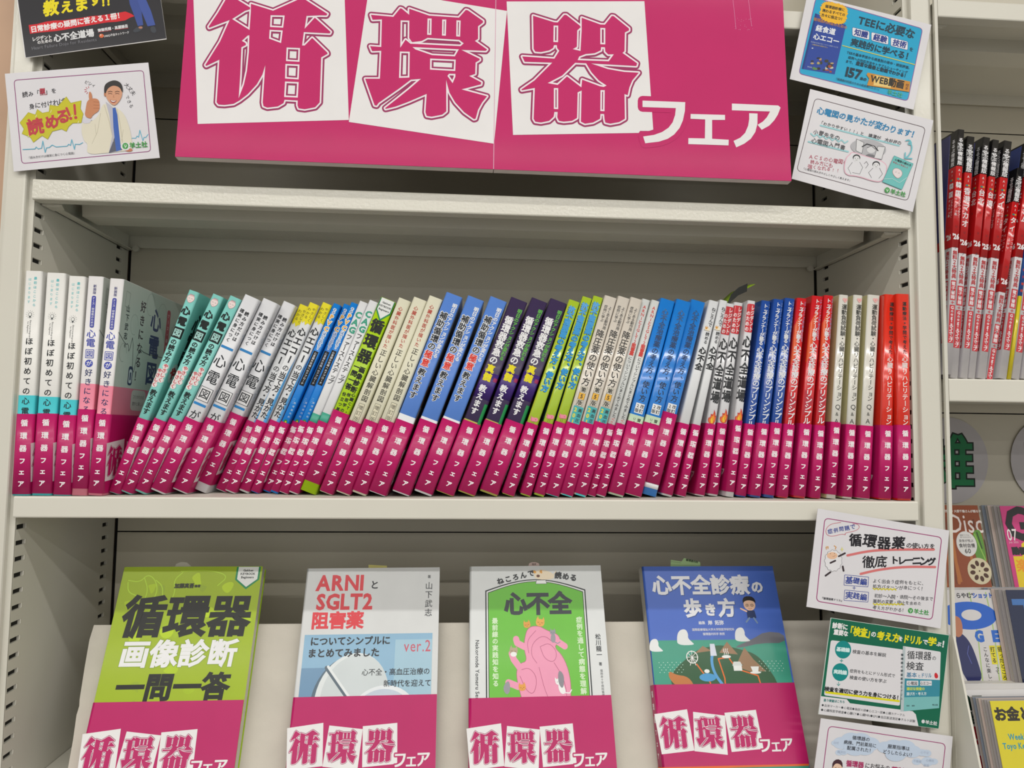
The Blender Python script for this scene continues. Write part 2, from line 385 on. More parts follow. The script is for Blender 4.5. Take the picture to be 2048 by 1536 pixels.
K3 = ([(283,105),(540,185),(585,188),(665,95),(690,95),(855,225),(868,245),(825,285),(820,485),(770,515),(865,538),(880,280),(880,130),(1110,213),(1165,215),(1250,108),(1275,112),(1460,262),(1460,285),(1410,310),(1405,540),(1380,562),(1560,690),(1550,722),(990,690),(1200,760),(1400,795),(1580,805),(1500,900),(1465,985),(1445,1080),(1405,1065),(1410,1370),(1340,1410),(1230,1430),(1170,1415),(1160,1370),(1155,1310),(1110,1310),(1105,1370),(1020,1415),(920,1430),(870,1405),(880,1022),(830,1045),(822,1360),(760,1395),(660,1405),(600,1395),(580,1350),(585,1285),(545,1285),(535,1345),(480,1395),(380,1415),(310,1405),(290,1370),(305,990),(145,1020),(140,1010),(300,900),(420,780),(520,680),(180,670),(150,605),(545,632),(605,535),(578,500),(575,465),(540,465),(530,500),(480,530),(380,550),(310,545),(290,510)],
 [[(535,225),(592,225),(590,430),(532,428)],[(1108,253),(1170,255),(1170,458),(1108,455)],[(538,992),(592,992),(592,1252),(538,1250)],[(1110,1017),(1163,1018),(1160,1278),(1108,1275)],[(1118,490),(1165,492),(1170,545),(1205,580),(1275,578),(1212,665),(830,650),(850,605),(930,575),(1040,565),(1115,530)],
  [(800,683),(935,690),(1000,800),(1090,900),(1185,962),(1150,980),(1105,972),(885,890),(876,985),(700,850),(585,955),(462,932),(640,840)]], (1020, 15, 6.143))
FE = [[(1008,625),(1273,635),(1271,690),(1258,750),(1238,795),(1205,835),(1165,862),(1110,880),(1025,890),(1012,848),(1080,838),(1130,820),(1170,793),(1195,760),(1210,715),(1215,672),(1008,665)],
      [(1307,708),(1520,714),(1520,745),(1440,745),(1440,862),(1543,868),(1542,903),(1292,895),(1293,858),(1395,860),(1397,742),(1306,738)],
      [(1563,643),(1850,655),(1865,668),(1848,712),(1825,748),(1795,780),(1748,806),(1722,775),(1755,755),(1780,728),(1800,692),(1563,685)],
      [(1670,703),(1722,705),(1721,770),(1708,820),(1680,862),(1640,892),(1590,915),(1573,875),(1615,855),(1645,825),(1664,780),(1670,740)]]
CARDS = [[(386,-32),(688,-44),(697.7,240),(395.4,248)], [(738,-23),(1014,22),(988,287.5),(697.7,244)], [(1013.2,3.2),(1288.7,2.6),(1306.4,259.4),(1298,262),(1280,262),(1277.4,266),(1026,270)]]
def wordmark(P, PINK='c6206e', LINE='9c2b60', WHITE='e8e6e6', simple=False):
    # drawn in photo-pixel units of the big sign; P.tf turns them into millimetres
    for c in CARDS: P.poly(c, WHITE)
    P.stroke([cv([p], 960, 0, 3.103)[0] for p in FE[0]], 19, PINK, True)
    for K in (K1, K2, K3):
        o = cv(K[0], *K[2]); hs = [cv(h, *K[2]) for h in K[1]]
        for l in [o] + hs: P.stroke(l, 13.5, LINE, True)
        for l in [o] + hs: P.stroke(l, 6.4, 'f0e4ea', True)
        P.poly(o, PINK, hs)
    for l in FE: P.poly(cv(l, 960, 0, 3.103), WHITE)
# big sign board: leans slightly, its back touching the lip of the shelf above
tl = R(4.0); BN = Vector((0, math.cos(tl), -math.sin(tl))); B0 = Vector((0, -.0225, .3288)); BD = BN.dot(B0)
def bat(px, py): return at(px, py, BN, BD)
BU = Vector((1, 0, 0)); BV = Vector((0, math.sin(tl), math.cos(tl)))
bl = bat(350, 313); br = bat(1583, 362); BW = (br - bl).length
BU = (br - bl).normalized(); BV = (BV - BU * BV.dot(BU)).normalized()
def b2(px, py): p = bat(px, py) - bl; return (p.dot(BU) * 1000, p.dot(BV) * 1000)
sign = empty('sign_board', bl); tag(sign, 'large bright pink sign board with white cards of big pink kanji above the middle shelf', 'sign')
def bfn(u, v, h): return BU * u + BV * v - BN * h
seam = b2(987, 345)[0]
LB = b2(360, 150); RB = b2(1576, 180)
for k, (a, b) in enumerate(((0, seam - .35), (seam + .35, BW * 1000))):
    q = [(a, 0), (b, 0), (b, 372), (a, 372)]
    for nm, h0, h1, mt in (('face_sheet', 0, -.0006, mat('c21464', 'board')), ('foam_core', -.0006, -.0085, mat('e6dcd8', 'matte'))):
        vs = [tuple(bfn(u / 1000, v / 1000, h)) for h in (h0, h1) for u, v in q]
        mk(nm, vs, [(0, 1, 2, 3), (7, 6, 5, 4), (0, 4, 5, 1), (1, 5, 6, 2), (2, 6, 7, 3), (3, 7, 4, 0)], mt, sign)
P = Print(); P.tf = b2; wordmark(P, 'c21464'); P.tf = None
P.rect(seam - .35, 0, seam + .35, 372, 'd9a9bf')
for x, y0, y1 in ((1466, 0, 58), (1497, 0, 52)):
    P.stroke([b2(x, y0), b2(x + 6, y1)], .5, 'd57aa5')
rs = random.Random(5)
for i in range(26): 
    c = b2(1470 + rs.uniform(0, 36), 35 + rs.uniform(0, 26)); P.disc(c[0], c[1], .35, .3, 'd987ad', 6)
P.build('sign_lettering', sign, bfn, 'board')
def fair_px2mm(s, ox, oy, sy=None):
    sy = sy or s                  # wordmark in millimetres for the paper bands
    o = b2(395.4, 248)
    return lambda x, y: (ox + (b2(x, y)[0] - o[0]) * s, oy + (b2(x, y)[1] - o[1]) * sy)
# ------------------------------------------------------------------ books
OBI = 'ba1a64'
def outline(t, D, r, off):                  # horizontal section of a jacket: back board, spine, front board
    pts = [(-t - off, D)]
    for k in range(5):
        a = math.pi + k * math.pi / 8; pts.append((-t + r + (r + off) * math.cos(a), r + (r + off) * math.sin(a)))
    for k in range(5):
        a = 1.5 * math.pi + k * math.pi / 8; pts.append((-r + (r + off) * math.cos(a), r + (r + off) * math.sin(a)))
    return pts + [(off, D)]
def wrap(name, t, D, r, z0, z1, o_out, o_in, m, parent, bounds=None):
    a = outline(t, D, r, o_out); b = outline(t, D, r, o_in); n = len(a); vs = []; fs = []; sm = []
    for z in (z0, z1):
        vs += [(x, y, z) for x, y in a] + [(x, y, z) for x, y in b]
    for i in range(n - 1):
        fs.append((i, i + 1, 2 * n + i + 1, 2 * n + i)); sm.append(2 <= i <= n - 4 + 1)
        fs.append((n + i + 1, n + i, 3 * n + i, 3 * n + i + 1)); sm.append(False)
        fs.append((2 * n + i, 2 * n + i + 1, 3 * n + i + 1, 3 * n + i)); sm.append(False)
        fs.append((i + 1, i, n + i, n + i + 1)); sm.append(False)
    fs += [(0, 2 * n, 3 * n, n), (n - 1, 2 * n - 1, 4 * n - 1, 3 * n - 1)]; sm += [False, False]
    o = mk(name, vs, fs, m, parent); o.data.polygons.foreach_set('use_smooth', sm); return o
_share = {}
def obi_side(kind):                          # lettering on the band's front or back board, shared between all bands
    if kind in _share: return _share[kind]
    P = Print(); P.DH = .00002; P.H0 = .00006
    P.tf = fair_px2mm(.237, .8, 11.5, .250)
    if kind == 'front': wordmark(P, 'ba1e64', '96285a')
    else:
        P.stroke([cv([p], 960, 0, 3.103)[0] for p in FE[3]], 1, OBI)
        for l in FE: P.poly(cv(l, 960, 0, 3.103), 'f0eaec')
    P.tf = None
    f = (lambda u, v, h: (h, u, v)) if kind == 'front' else (lambda u, v, h: (-h, .148 - u, v))
    _share[kind] = P.mesh('band_lettering', f, 'gloss'); return _share[kind]
def book(t, H, D, base, fin, design, label, group, band=True, raise_=0, sidec=None, cover=None, front=True, backp=True, backc=None, pages='e9e4d8', top=None, cat='book', name='book'):
    r = min(.0022, t * .22); root = empty(name)
    tag(root, label, cat, group)
    cv_ = wrap('cover', t, D, r, 0, H, 0, -.0007, mat(base, fin), root)
    mb = Mb(); mb.box(-t + .0008, .0009, .0006, -.0008, D - .0012, H - .0006); mb.obj('page_block', mat_pages(pages), root)
    def fs(u, v, h):                         # onto the spine, following its rolled edges
        x = u - t / 2; y = 0
        d = max((-t + r) - x, x + r, 0)
        if d > 0: y = r - math.sqrt(max(r * r - min(d, r) ** 2, 0))
        return (x, y - h, v)
    rr = r * 1000; tt = t * 500; cuts = [k * v for k in (-1, 1) for v in (tt - rr, tt - rr * .5, tt - rr * .15)]
    if design:
        P = Print(); bands = design(P, t * 1000, H * 1000) or []
        for i, (z0, z1, c) in enumerate(bands):
            wrap('color_band', t, D, r, z0 / 1000, z1 / 1000, .00006 + .00003 * i, .00001, mat(c, fin), cv_)
        P.H0 = .00013; P.build('title_lettering', cv_, fs, fin, .001, cuts)
    if cover:
        P = Print(); cover(P, t * 1000, H * 1000); P.H0 = .00013; P.build('cover_print', cv_, lambda u, v, h: (h, u, v), fin)
    if backc:
        P = Print(); P.rect(.3, 0, D * 1000, H * 1000 - .3, backc); P.H0 = .00005; P.build('back_print', cv_, lambda u, v, h: (-t - h, u + r * .6, v), fin)
    if band:
        z0 = raise_; z1 = z0 + .0752
        ob = wrap('belly_band', t, D, r, z0 + .0002, z1, .00062, .00038, mat(OBI, 'gloss'), root)
        P = Print(); T = t * 1000
        zc = (z0 + .0752) * 1000
        s = 6.6
        off = min(T * .04, .5)
        for i, ch in enumerate('循環器フェア'):
            z = zc - (8.6, 20.6, 32.4, 44.2, 54.4, 65.4)[i]; sz = s if i < 3 else 5.8
            P.text(ch, off, z, sz, 'f4eef0', w=.2 if i < 3 else .24, sx=1.0, rot=0)
        P.H0 = .00070; P.DH = .00002; P.build('band_title', ob, fs, 'gloss')
        if front:
            q = link('band_lettering', obi_side('front'), ob); q.location = (.00068, 0, z0)
        if backp:
            q = link('band_lettering', obi_side('back'), ob); q.location = (-t - .00068, 0, z0)
    return root
BK=[(12.2,2.4,15.2,212.8,0.05),(31.0,4.0,17.3,211.7,0.57),(47.6,5.0,15.0,209.3,0.87),(62.8,6.1,14.4,209.8,1.28),(77.0,5.6,13.4,208.0,2.75),(87.4,15.5,10.2,209.2,18.66),(98.9,16.0,11.0,209.5,22.06),(111.8,17.0,11.7,209.5,23.26),(129.2,18.1,14.9,209.9,23.10),(147.6,24.8,15.5,207.0,22.89),(162.1,35.8,12.9,207.7,22.96),(178.3,45.7,11.3,206.2,22.09),(190.6,33.2,10.5,206.2,21.99),(202.5,37.3,10.2,207.4,21.88),(212.2,37.3,7.8,207.3,21.70),(222.5,43.6,8.1,207.7,21.43),(232.6,33.2,7.9,207.3,21.14),(243.4,29.0,8.9,207.6,20.93),(253.7,26.4,9.3,208.2,20.95),(271.4,25.4,16.0,208.9,20.91),(288.2,22.8,13.2,209.0,20.60),(306.1,17.0,14.0,208.3,20.20),(322.2,14.9,14.1,209.5,19.99),(341.8,12.3,17.2,211.9,19.87),(364.6,13.9,17.4,209.0,19.88),(386.5,14.9,18.0,209.2,20.28),(407.8,16.5,17.8,209.3,20.19),(428.9,16.5,17.0,209.4,20.01),(451.7,18.1,18.1,208.4,19.45),(468.1,16.5,11.7,208.7,18.46),(485.0,16.5,10.3,211.4,16.97),(498.8,16.5,10.5,211.7,16.32),(513.2,14.9,13.1,211.3,16.22),(527.3,14.9,12.7,211.0,16.11),(541.2,16.0,12.8,210.3,16.03),(551.7,20.7,8.6,210.6,15.72),(560.8,17.0,8.4,209.0,15.73),(579.8,18.1,15.7,209.0,15.10),(597.8,17.5,16.0,208.0,14.86),(615.3,23.3,15.4,209.2,14.65),(631.9,24.3,10.5,210.0,14.11),(646.3,25.9,8.4,210.4,12.83),(669.5,34.2,10.3,206.5,9.50),(684.5,36.3,9.9,207.6,8.19),(698.6,28.0,8.6,208.0,7.08),(711.2,27.4,10.2,208.5,8.19),(724.6,22.2,11.0,209.1,7.69),(738.6,21.2,11.0,210.1,7.07),(752.4,19.6,10.7,210.1,6.56),(770.5,18.6,12.3,212.5,6.33),(786.0,17.5,10.2,213.0,5.00),(802.3,16.5,10.0,213.8,4.81),(819.6,16.5,10.1,213.9,4.38),(837.9,15.5,13.5,214.1,4.43),(857.0,9.0,13.0,213.6,3.00),(875.4,4.0,14.2,213.4,0.95)]
NV = '23305e'
def lightbulb(P, x, z):
    P.disc(x, z, 1.7, 1.9, '3a3f44', 16); P.disc(x, z, 1.35, 1.5, 'eeeeea', 16); P.rect(x - .7, z - 3.1, x + .7, z - 1.7, '3a3f44')
    for a in range(0, 360, 30):
        c, s = math.cos(R(a)), math.sin(R(a)); P.stroke([(x + 2.6 * c, z + 2.8 * s), (x + 3.8 * c, z + 4.0 * s)], .2, '777a7a')
def dA(P, T, H):
    P.vtext('最初はここから', 2.4, H - 5, H - 35, 3.0, '66cfd6', .05); P.vtext('はじまります', -2.6, H - 6, H - 32, 3.0, '9adfe2', .03)
    lightbulb(P, -.6, H - 42)
    P.text('Electrocardiogram', .3, H - 56, 2.1, '55585a', rot=-90); P.text('for Beginners', -1.9, H - 54.5, 1.9, '55585a', rot=-90)
    P.vtext('ほぼ初めての心電図', 0, H - 63, H - 148, 7.2, '26292c', .16)
    return [(0, H - 119, '4cc6cf')]
def dB(P, T, H):
    P.vtext('新装版', .2, H - 8, H - 17.5, 3.2, '474a86', .05)
    P.rect(-2, H - 50, 2, H - 19, '4a4fa8', 1.9); P.vtext('ナース・研修医のための', 0, H - 20, H - 49, 2.5, 'f2f2f6', .04)
    P.vtext('心電', 0, H - 51.5, H - 69, 8.8, '4a55b4', .16)
    P.rect(-4.0, H - 79.5, 4.0, H - 71, '4a55b4', .8); P.rect(-3.4, H - 78.9, 3.4, H - 71.6, 'ecebea', .6); P.text('図', 0, H - 75.3, 6.4, '4a55b4', .1)
    P.disc(0, H - 84.5, 3.6, 3.6, '4a55b4'); P.text('が', 0, H - 84.5, 5, 'f0f0f4', .1)
    P.vtext('好きになる', .4, H - 89, H - 133, 7.2, '303a6a', .1)
    return [(0, H - 104, 'e98ba0')]
def coverB(P, T, H):
    P.rect(.8, H - 104, 148, H - .5, 'bfc6be'); P.rect(.8, 0, 148, H - 104, 'dd7d93')
    P.quad([(8, H - 10), (16, H - 11), (15, H - 26), (7, H - 25)], '8d9791', w=.6)
    P.vtext('山下武志', 14, H - 22, H - 58, 7.5, '3b3f45', .2)
    P.vtext('著', 14.5, H - 60, H - 66, 4.5, '3b3f45')
    P.vtext('好きになる！', 46, H - 12, H - 98, 12, '4a3b46', .35)
    P.vtext('心電図', 78, H - 14, H - 100, 26, '34406e', .9)
    P.rect(104, H - 96, 113, H - 12, 'b5485a', 4); P.vtext('ナース・研修医のための', 108.5, H - 15, H - 92, 5, 'f0e0e2')
    pts = [(0, H - 52), (16, H - 62), (21, H - 60), (24, H - 70), (30, H - 48), (36, H - 96), (44, H - 62), (60, H - 66), (90, H - 66), (148, H - 66)]
    P.stroke(smooth(pts, False, 1), .7, '4a4d52')
    for i, (x, z, rr) in enumerate([(62, H - 14, 9), (30, H - 40, 8), (12, H - 70, 7), (92, H - 22, 11), (130, H - 40, 12)]):
        P.stroke([(x + rr * math.cos(a * .42), z + rr * 1.3 * math.sin(a * .42)) for a in range(13)], .5, '9aa39e')
    P.rect(38, 82, 70, 103, 'c9c2bd', 6); P.text('コツがわかる', 54, 96, 4.2, '5a4a4e'); P.text('意外と楽しい', 54, 89, 4.2, '5a4a4e')
    P.rect(27, H - 101, 36, H - 82, '333a5c', 3.5); P.rect(28.5, H - 99, 34.5, H - 85, 'c8cdd0', 2.5); P.rect(30.3, H - 96, 32.8, H - 88, '333a5c', 1)
def face(P, x, z, s=1):
    pts = smooth([(x, z - 5 * s), (x - 3.6 * s, z - 1.5 * s), (x - 4 * s, z + 2 * s), (x - 2 * s, z + 4.4 * s), (x + 2 * s, z + 4.4 * s), (x + 4 * s, z + 2 * s), (x + 3.6 * s, z - 1.5 * s)], True, 2)
    P.poly(pts, 'f0dfdc'); P.stroke(pts, .3 * s, 'd78a94', True)
    for a in (-1.5, 1.5): P.stroke([(x + (a - .7) * s, z + .3 * s), (x + a * s, z + .7 * s), (x + (a + .7) * s, z + .3 * s)], .28 * s, '4c4a50')
    P.stroke([(x - .9 * s, z - 2.0 * s), (x, z - 2.5 * s), (x + .9 * s, z - 2.0 * s)], .25 * s, 'b0545e')
    for k in range(5): P.stroke([(x + (-2 + k) * s, z + 3.2 * s), (x + (-1.6 + k) * s, z + 5.4 * s)], .35 * s, 'd78a94')
def dC(P, T, H):
    face(P, -.2, H - 8.5, .92)
    P.vtext('心電', 0, H - 15.5, H - 37.5, 9.0, '17201f', .5, sx=1.0)
    P.rect(-5, H - 49.5, 5, H - 38.5, '17201f'); P.text('図', 0, H - 44.2, 8.2, 'a9d6d0', .2)
    P.vtext('の読み方', 0, H - 50.5, H - 75, 6.2, '17201f', .24)
    for i in range(4):
        P.disc(1.6 + .2 * (i % 2), H - 79 - i * 4.6, 3, 2.8, 'e8e2e0', 12); P.disc(-2.2, H - 85 - i * 4.6, 3, 2.8, 'e8e2e0', 12)
    P.vtext('やさしく', 1.7, H - 76, H - 95, 4.4, 'cf3040', .16); P.vtext('やさしく', -2.2, H - 82, H - 101, 4.4, 'cf3040', .16)
    P.vtext('教えます', 0, H - 103.5, H - 129, 6.6, '17201f', .24)
def coverC(P, T, H):
    P.vtext('心電図の', 26, H - 20, H - 100, 22, '161c1c', 1.0); P.disc(13, H - 84, 8, 10, 'b8c9c6'); P.text('や', 13, H - 84, 13, 'a83038', .8)
def dD(P, T, H):
    P.vtext('読み方だけは', 2.9, H - 15, H - 48, 4.5, '26292e', .16); P.vtext('確実に身につく', -2.6, H - 14, H - 51, 4.3, '26292e', .14)
    P.rect(-T * .42, H - 57.5, T * .42, H - 55, '2f86c8')
    P.vtext('心電', 0, H - 62, H - 97, 12.6, '22252b', .12, sx=1.03, sy=1.12); P.rect(-6.3, H - 113.5, 6.3, H - 99.5, '22252b'); P.rect(-5.8, H - 113, 5.8, H - 100, 'e4e4e6'); P.text('図', 0, H - 106.3, 10.5, '22252b', .1)
    P.rect(-T * .42, H - 118.5, T * .42, H - 116, '2f86c8'); P.vtext('がつく', 0, H - 123, H - 155, 10, '22252b', .1)
def coverD(P, T, H):
    P.vtext('読み方だけは確実に身につく', 10, H - 20, H - 120, 7, 'aab0b6'); 
    for k in range(4): P.stroke([(3, H - 40 - k * 30), (6, H - 38 - k * 30), (8, H - 46 - k * 30), (11, H - 34 - k * 30), (16, H - 40 - k * 30)], .4, '7fa0c0')
def dE(P, T, H):
    P.poly([(-T / 2, H), (-T / 2, H - 20), (-T * .3, H - 23), (-T * .2, H - 20), (0, H - 24), (T * .2, H - 21), (T / 2, H - 22), (T / 2, H)], 'e9dc16')
    P.poly([(T * .38, H - 74), (T / 2, H - 56), (T / 2, 60), (T * .1, 60), (T * .24, H - 112)], '5aa6e0')
    P.vtext('やさしく', 2.0, H - 4, H - 20, 3.5, '4a4614', .05); P.vtext('わかる', -2.2, H - 5, H - 18, 3.5, '4a4614', .05)
    P.vtext('心エコー', .2, H - 26.5, H - 67, 8.8, '2a2c30', .36); P.vtext('の', .2, H - 68, H - 75, 6.8, '3a3c40', .1); P.vtext('当て方・見かた', .2, H - 76, H - 127, 7.4, '26282c', .2)
def dF(P, T, H):
    P.vtext('その', .1, H - 5, H - 11, 2.9, '1562b8', .1, border=('eef4fa', .5)); P.vtext('PVC', 0, H - 11, H - 31, 6.3, 'e9a414', .3, border=('f4f4f0', .6))
    P.vtext('はどこから?', 0, H - 31.5, H - 51, 3.6, '1562b8', .1, border=('eef4fa', .6))
    P.rect(-2.6, H - 91, 2.4, H - 53, '15171c'); P.vtext('心室期外収縮へのアプローチ', -.1, H - 54, H - 90, 2.5, 'eceef2', .04)
    for i in range(4):
        for j in range(2): P.disc(-1.4 + j * 1.3, H - 106 - i * 1.6, .35, .35, '8cc8f0', 6)
    P.vtext('循環器内科', 1.2, H - 108, H - 127, 2.2, 'cfe4f6'); P.disc(0, H - 131, 1.9, 2.4, '2a8a34', 10); P.disc(.4, H - 131, .8, 1.0, 'e0c020', 8)
def dG(P, T, H):
    P.vtext('CAG', 0, H - 10, H - 35, 8.8, '38a082', .55); P.vtext('ファーストステップ', 0, H - 36, H - 91, 6.2, '2a2c30', .12)
    return [(H - 136, H - 123, '46a58c')]
def dH(P, T, H):
    P.poly([(-T * .48, H - .4), (-T * .48, H - 14), (0, H - 24), (T * .48, H - 14), (T * .48, H - .4)], '1f8c56'); P.poly([(-T * .42, H - .3), (-T * .42, H - 13), (0, H - 21.5), (T * .42, H - 13), (T * .42, H - .3)], 'e6e8e6')
    for i, s in enumerate(('Gakken', 'KEYBOOK', 'Beginners')): P.text(s, 0, H - 4.5 - i * 3.7, 2.6, '24302a', .1)
    P.vtext('循環器', 0, H - 21.5, H - 71, 13.2, '1d211c', .75, sx=1.03, sy=1.1)
    P.vtext('画像診断', 2.9, H - 73, H - 101.5, 6.4, '1d211c', .35); P.vtext('一問一答', -3.2, H - 72, H - 100.5, 6.4, '1d211c', .35)
    P.vtext('心臓CT・', 4.6, H - 101, H - 124, 4, '1d211c', .15); P.vtext('核医学の', .3, H - 102, H - 124, 4, '1d211c', .15); P.vtext('役立つ基礎', -4.2, H - 103, H - 130, 4, '1d211c', .15)
def dI(P, T, H):
    P.vtext('心臓外科医が描いた', -.6, H - 8, H - 54, 4.6, 'bf4a3c', .1); P.vtext('正しい心臓解剖図', .2, H - 55, H - 112, 6.6, '2b2a26', .06)
    P.rect(-2.9, H - 133, 2.9, H - 114, '33322e'); P.rect(-2.6, H - 132.7, 2.6, H - 114.3, 'ded9bf'); P.vtext('増訂版', 0, H - 115, H - 133, 4.8, '2b2a26')
def dJ(P, T, H):
    P.vtext('明日のアクションが変わる', 4.3, H - 8.5, H - 67, 5.0, 'eef0f6', .22); P.vtext('補助循環の', -2.6, H - 20, H - 61, 8.0, '20242e', .3, border=('f0f2f6', .5))
    P.vtext('極意', -2.6, H - 61.5, H - 79, 8.4, 'e0392c', .3, border=('f6eef0', .5)); P.vtext('教えます', -2.4, H - 80.5, H - 113, 7.6, '20242e', .28, border=('f0f2f6', .45))
    return [(0, H - 130, 'e6e8ec')]
def dK(P, T, H):
    P.vtext('明日のアクションが変わる', 4.6, H - 9, H - 65, 4.8, '64bf48', .16); P.vtext('循環器救急の', -2.4, H - 19.5, H - 71.5, 8.8, 'f2f2f4', .38)
    P.vtext('真髄', -2.2, H - 72, H - 90, 8.8, 'efe020', .42); P.vtext('教えます', -2.2, H - 94, H - 126, 7.8, 'f2f2f4', .3)
    P.rect(T * .26, H - 88, T * .49, H - 84, 'a03060'); P.rect(T * .3, H - 134, T * .49, H - 112, '1e8a4a')
    return [(H - 110, H - 76, '4a2a86'), (H - 134.6, H - 133.4, 'b8b04c')] if False else [(H - 108, H - 80, '432a78'), (0, H - 132.2, 'b9b45a')]
def dL(P, T, H):
    P.rect(-T * .5, H - 130, -T * .40, H - .5, 'c4cf38'); 
    P.vtext('抗不整脈薬の考え方、', .1, H - 6, H - 76, 7.0, '1a98dc', .55, shadow=('16303e', -.45, -.45)); P.vtext('使い方', .3, H - 77, H - 99, 7.2, '1a98dc', .5, shadow=('16303e', -.45, -.45))
    for a, b in ((-.9, 0), (1.2, .6)): P.disc(a * 1.3, H - 129 + b, 2.6, 2.2, 'f08ca0', 14, 20)
    P.poly([(-4, H - 126), (-2, H - 131), (3.4, H - 130), (3.9, H - 126.6), (.2, H - 128.6)], 'f08ca0'); P.stroke([(-4, H - 126), (-2, H - 131), (3.4, H - 130)], .3, 'c0405a')
    P.disc(1.6, H - 128.4, .35, .35, '402030', 8)
    for x in (-.8, .8): P.stroke([(x, H - 131.5), (x - .3, H - 134.5)], .25, '604020')
def dM(P, T, H):
    P.vtext('よくある副作用', 2.3, H - 10, H - 35, 3.7, '35322e', .06); P.vtext('症例に学ぶ', -2.2, H - 9.5, H - 28, 3.6, '35322e', .06)
    P.vtext('降圧薬の使い方', 0, H - 36, H - 96, 8.8, '24221f', .14)
    for z, ch, c, w in ((H - 100.3, '第', 'f0ead8', 'd'), (H - 107, '5', 'f0b83c', 'o'), (H - 113.7, '版', 'f0ead8', 'd')):
        P.rect(-3.3, z - 3.5, 3.3, z + 3.5, '24221f'); P.rect(-3.0, z - 3.2, 3.0, z + 3.2, c); P.text(ch, 0, z, 5.6, '24221f', .16)
    P.rect(-T * .36, 0, T * .42, H - 117.8, '3fb0b4'); P.vtext('201', -2.2, H - 118.5, H - 137, 5.5, 'e8dc3c', .35); P.vtext('高血圧治療', 2.6, H - 119, H - 145, 4, '203a3c', .15)
def dN(P, T, H):
    P.vtext('ARNIとSGLT2', 0, H - 6, H - 48, 4.6, 'd6453e', .1); P.vtext('阻害薬', 0, H - 48, H - 61, 4.5, 'd6453e', .3); P.vtext('についてシンプルにまとめてみました', 0, H - 62, H - 128, 3.9, '3a3c3e', .06)
    P.text('Ver.2', .2, H - 134, 5, 'd88078', rot=-90)
def dO(P, T, H):
    P.vtext('心不全治療薬の考え方、', .4, H - 10, H - 87, 7.2, '17325c', .16); P.vtext('使い方', .5, H - 88, H - 110, 7.4, '14243c', .14)
    P.rect(-4.4, H - 122.5, 4.6, H - 112, 'f2f4f6'); P.vtext('改訂', 2.4, H - 112.5, H - 122, 4.2, '202830', .14); P.vtext('2版', -2.1, H - 112.5, H - 122, 4.2, '202830', .14)
    P.vtext('齋藤秀輝', 3, H - 127, H - 145, 3.8, '304030', .1); P.vtext('U40', -2, H - 127, H - 137, 3.4, '304030')
    return [(24, H - 134.8, 'c9e0c2'), (10, 15, 'e8e8e8')] if False else [(0, H - 124.6, 'c6dcbe')]
def dO2(P, T, H):
    dO(P, T, H); return [(14, H - 124.6, 'c6dcbe'), (7.5, 14, 'e4e6e8')]
def dP(P, T, H):
    P.vtext('ねころんで', 1.4, H - 7, H - 28, 4.4, '2f3236', .1)
    P.disc(-.6, H - 31, 3.0, 1.9, 'f2e6cc', 12); P.stroke([(-3.7, H - 32.8), (3, H - 32.8)], .3, '8a7a60'); P.disc(-1.6, H - 30.4, 1.2, 1.1, 'd99a40', 8)
    for a in (-2.4, -.6): P.poly([(a - .7, H - 29.7), (a, H - 27.8), (a + .7, H - 29.7)], 'd99a40')
    P.vtext('読める', 1.0, H - 34, H - 47, 4.2, '2f3236', .1); P.vtext('心不全', .2, H - 50, H - 76, 7.8, '24272a', .45)
def flame(P, z0, s=1):
    o = [(0, 0), (-3.6, 2), (-4.4, 6), (-3, 8.4), (-2.8, 6.4), (-1.8, 9.5), (-2.2, 12), (0, 11), (1.2, 14), (.8, 17.5), (3, 13.5), (3.4, 10), (4.6, 11.5), (4.4, 6), (3.4, 2)]
    for k, c in ((1, 'c92a18'), (.78, 'ee7a18'), (.5, 'f4c422')): P.poly([(x * k * s, z0 + (1 - k) * 3 + y * k * s) for x, y in smooth(o, True, 1)], c)
    for a in ((-2, 5), (1, 7), (2.2, 4)): P.stroke([(a[0] * s, z0 + a[1]), (a[0] * s + .8, z0 + a[1] - 3.2)], .5, 'c92a18')
def dQ(P, T, H):
    w = min(4.7, T * .47); P.rect(-w, H - 34, w, H - 3.5, 'cf1f2c', 1.6)
    P.vtext('レジデント', 2.1, H - 4.5, H - 33, 4.9, 'f4ecec', .2, sx=.9, sy=1.15); P.vtext('のための', -2.2, H - 11, H - 33.5, 4.6, 'f4ecec', .18, sx=.9, sy=1.1)
    P.vtext('心不全道場', 0, H - 37, H - 109, 9.4, '1e2024', .55, sx=1, sy=1.4)
    for z in (H - 70, H - 74, H - 85, H - 98): P.stroke([(-4.6, z - .7), (4.6, z + .5)], .25, 'dcdcde')
    flame(P, H - 131, .95)
def dR(P, T, H):
    P.vtext('トップランナーが', -.3, H - 3.5, H - 39, 4.9, 'eef0f6', .2); P.vtext('シチュエーション別に語る', 3.6, H - 3, H - 34, 2.4, '8fa6d8', .03); P.text('Preventi', 3.7, H - 40, 3.4, 'b8c6ea', rot=-84, shear=.3)
    P.vtext('語る', -.3, H - 39, H - 48, 5.0, 'eef0f6', .2); P.vtext('心不全診療のプリンシプル', -.1, H - 49, H - 136, 7.8, 'eef0f6', .22)
def dS(P, T, H):
    P.poly([(-T / 2, H - 30), (T * .1, H - 12), (-T * .1, H - 60), (-T / 2, H - 72)], 'e85a28'); P.poly([(T / 2, H - 110), (-T * .4, H - 128), (-T * .4, H - 100)], 'b81c30')
    dR(P, T, H)
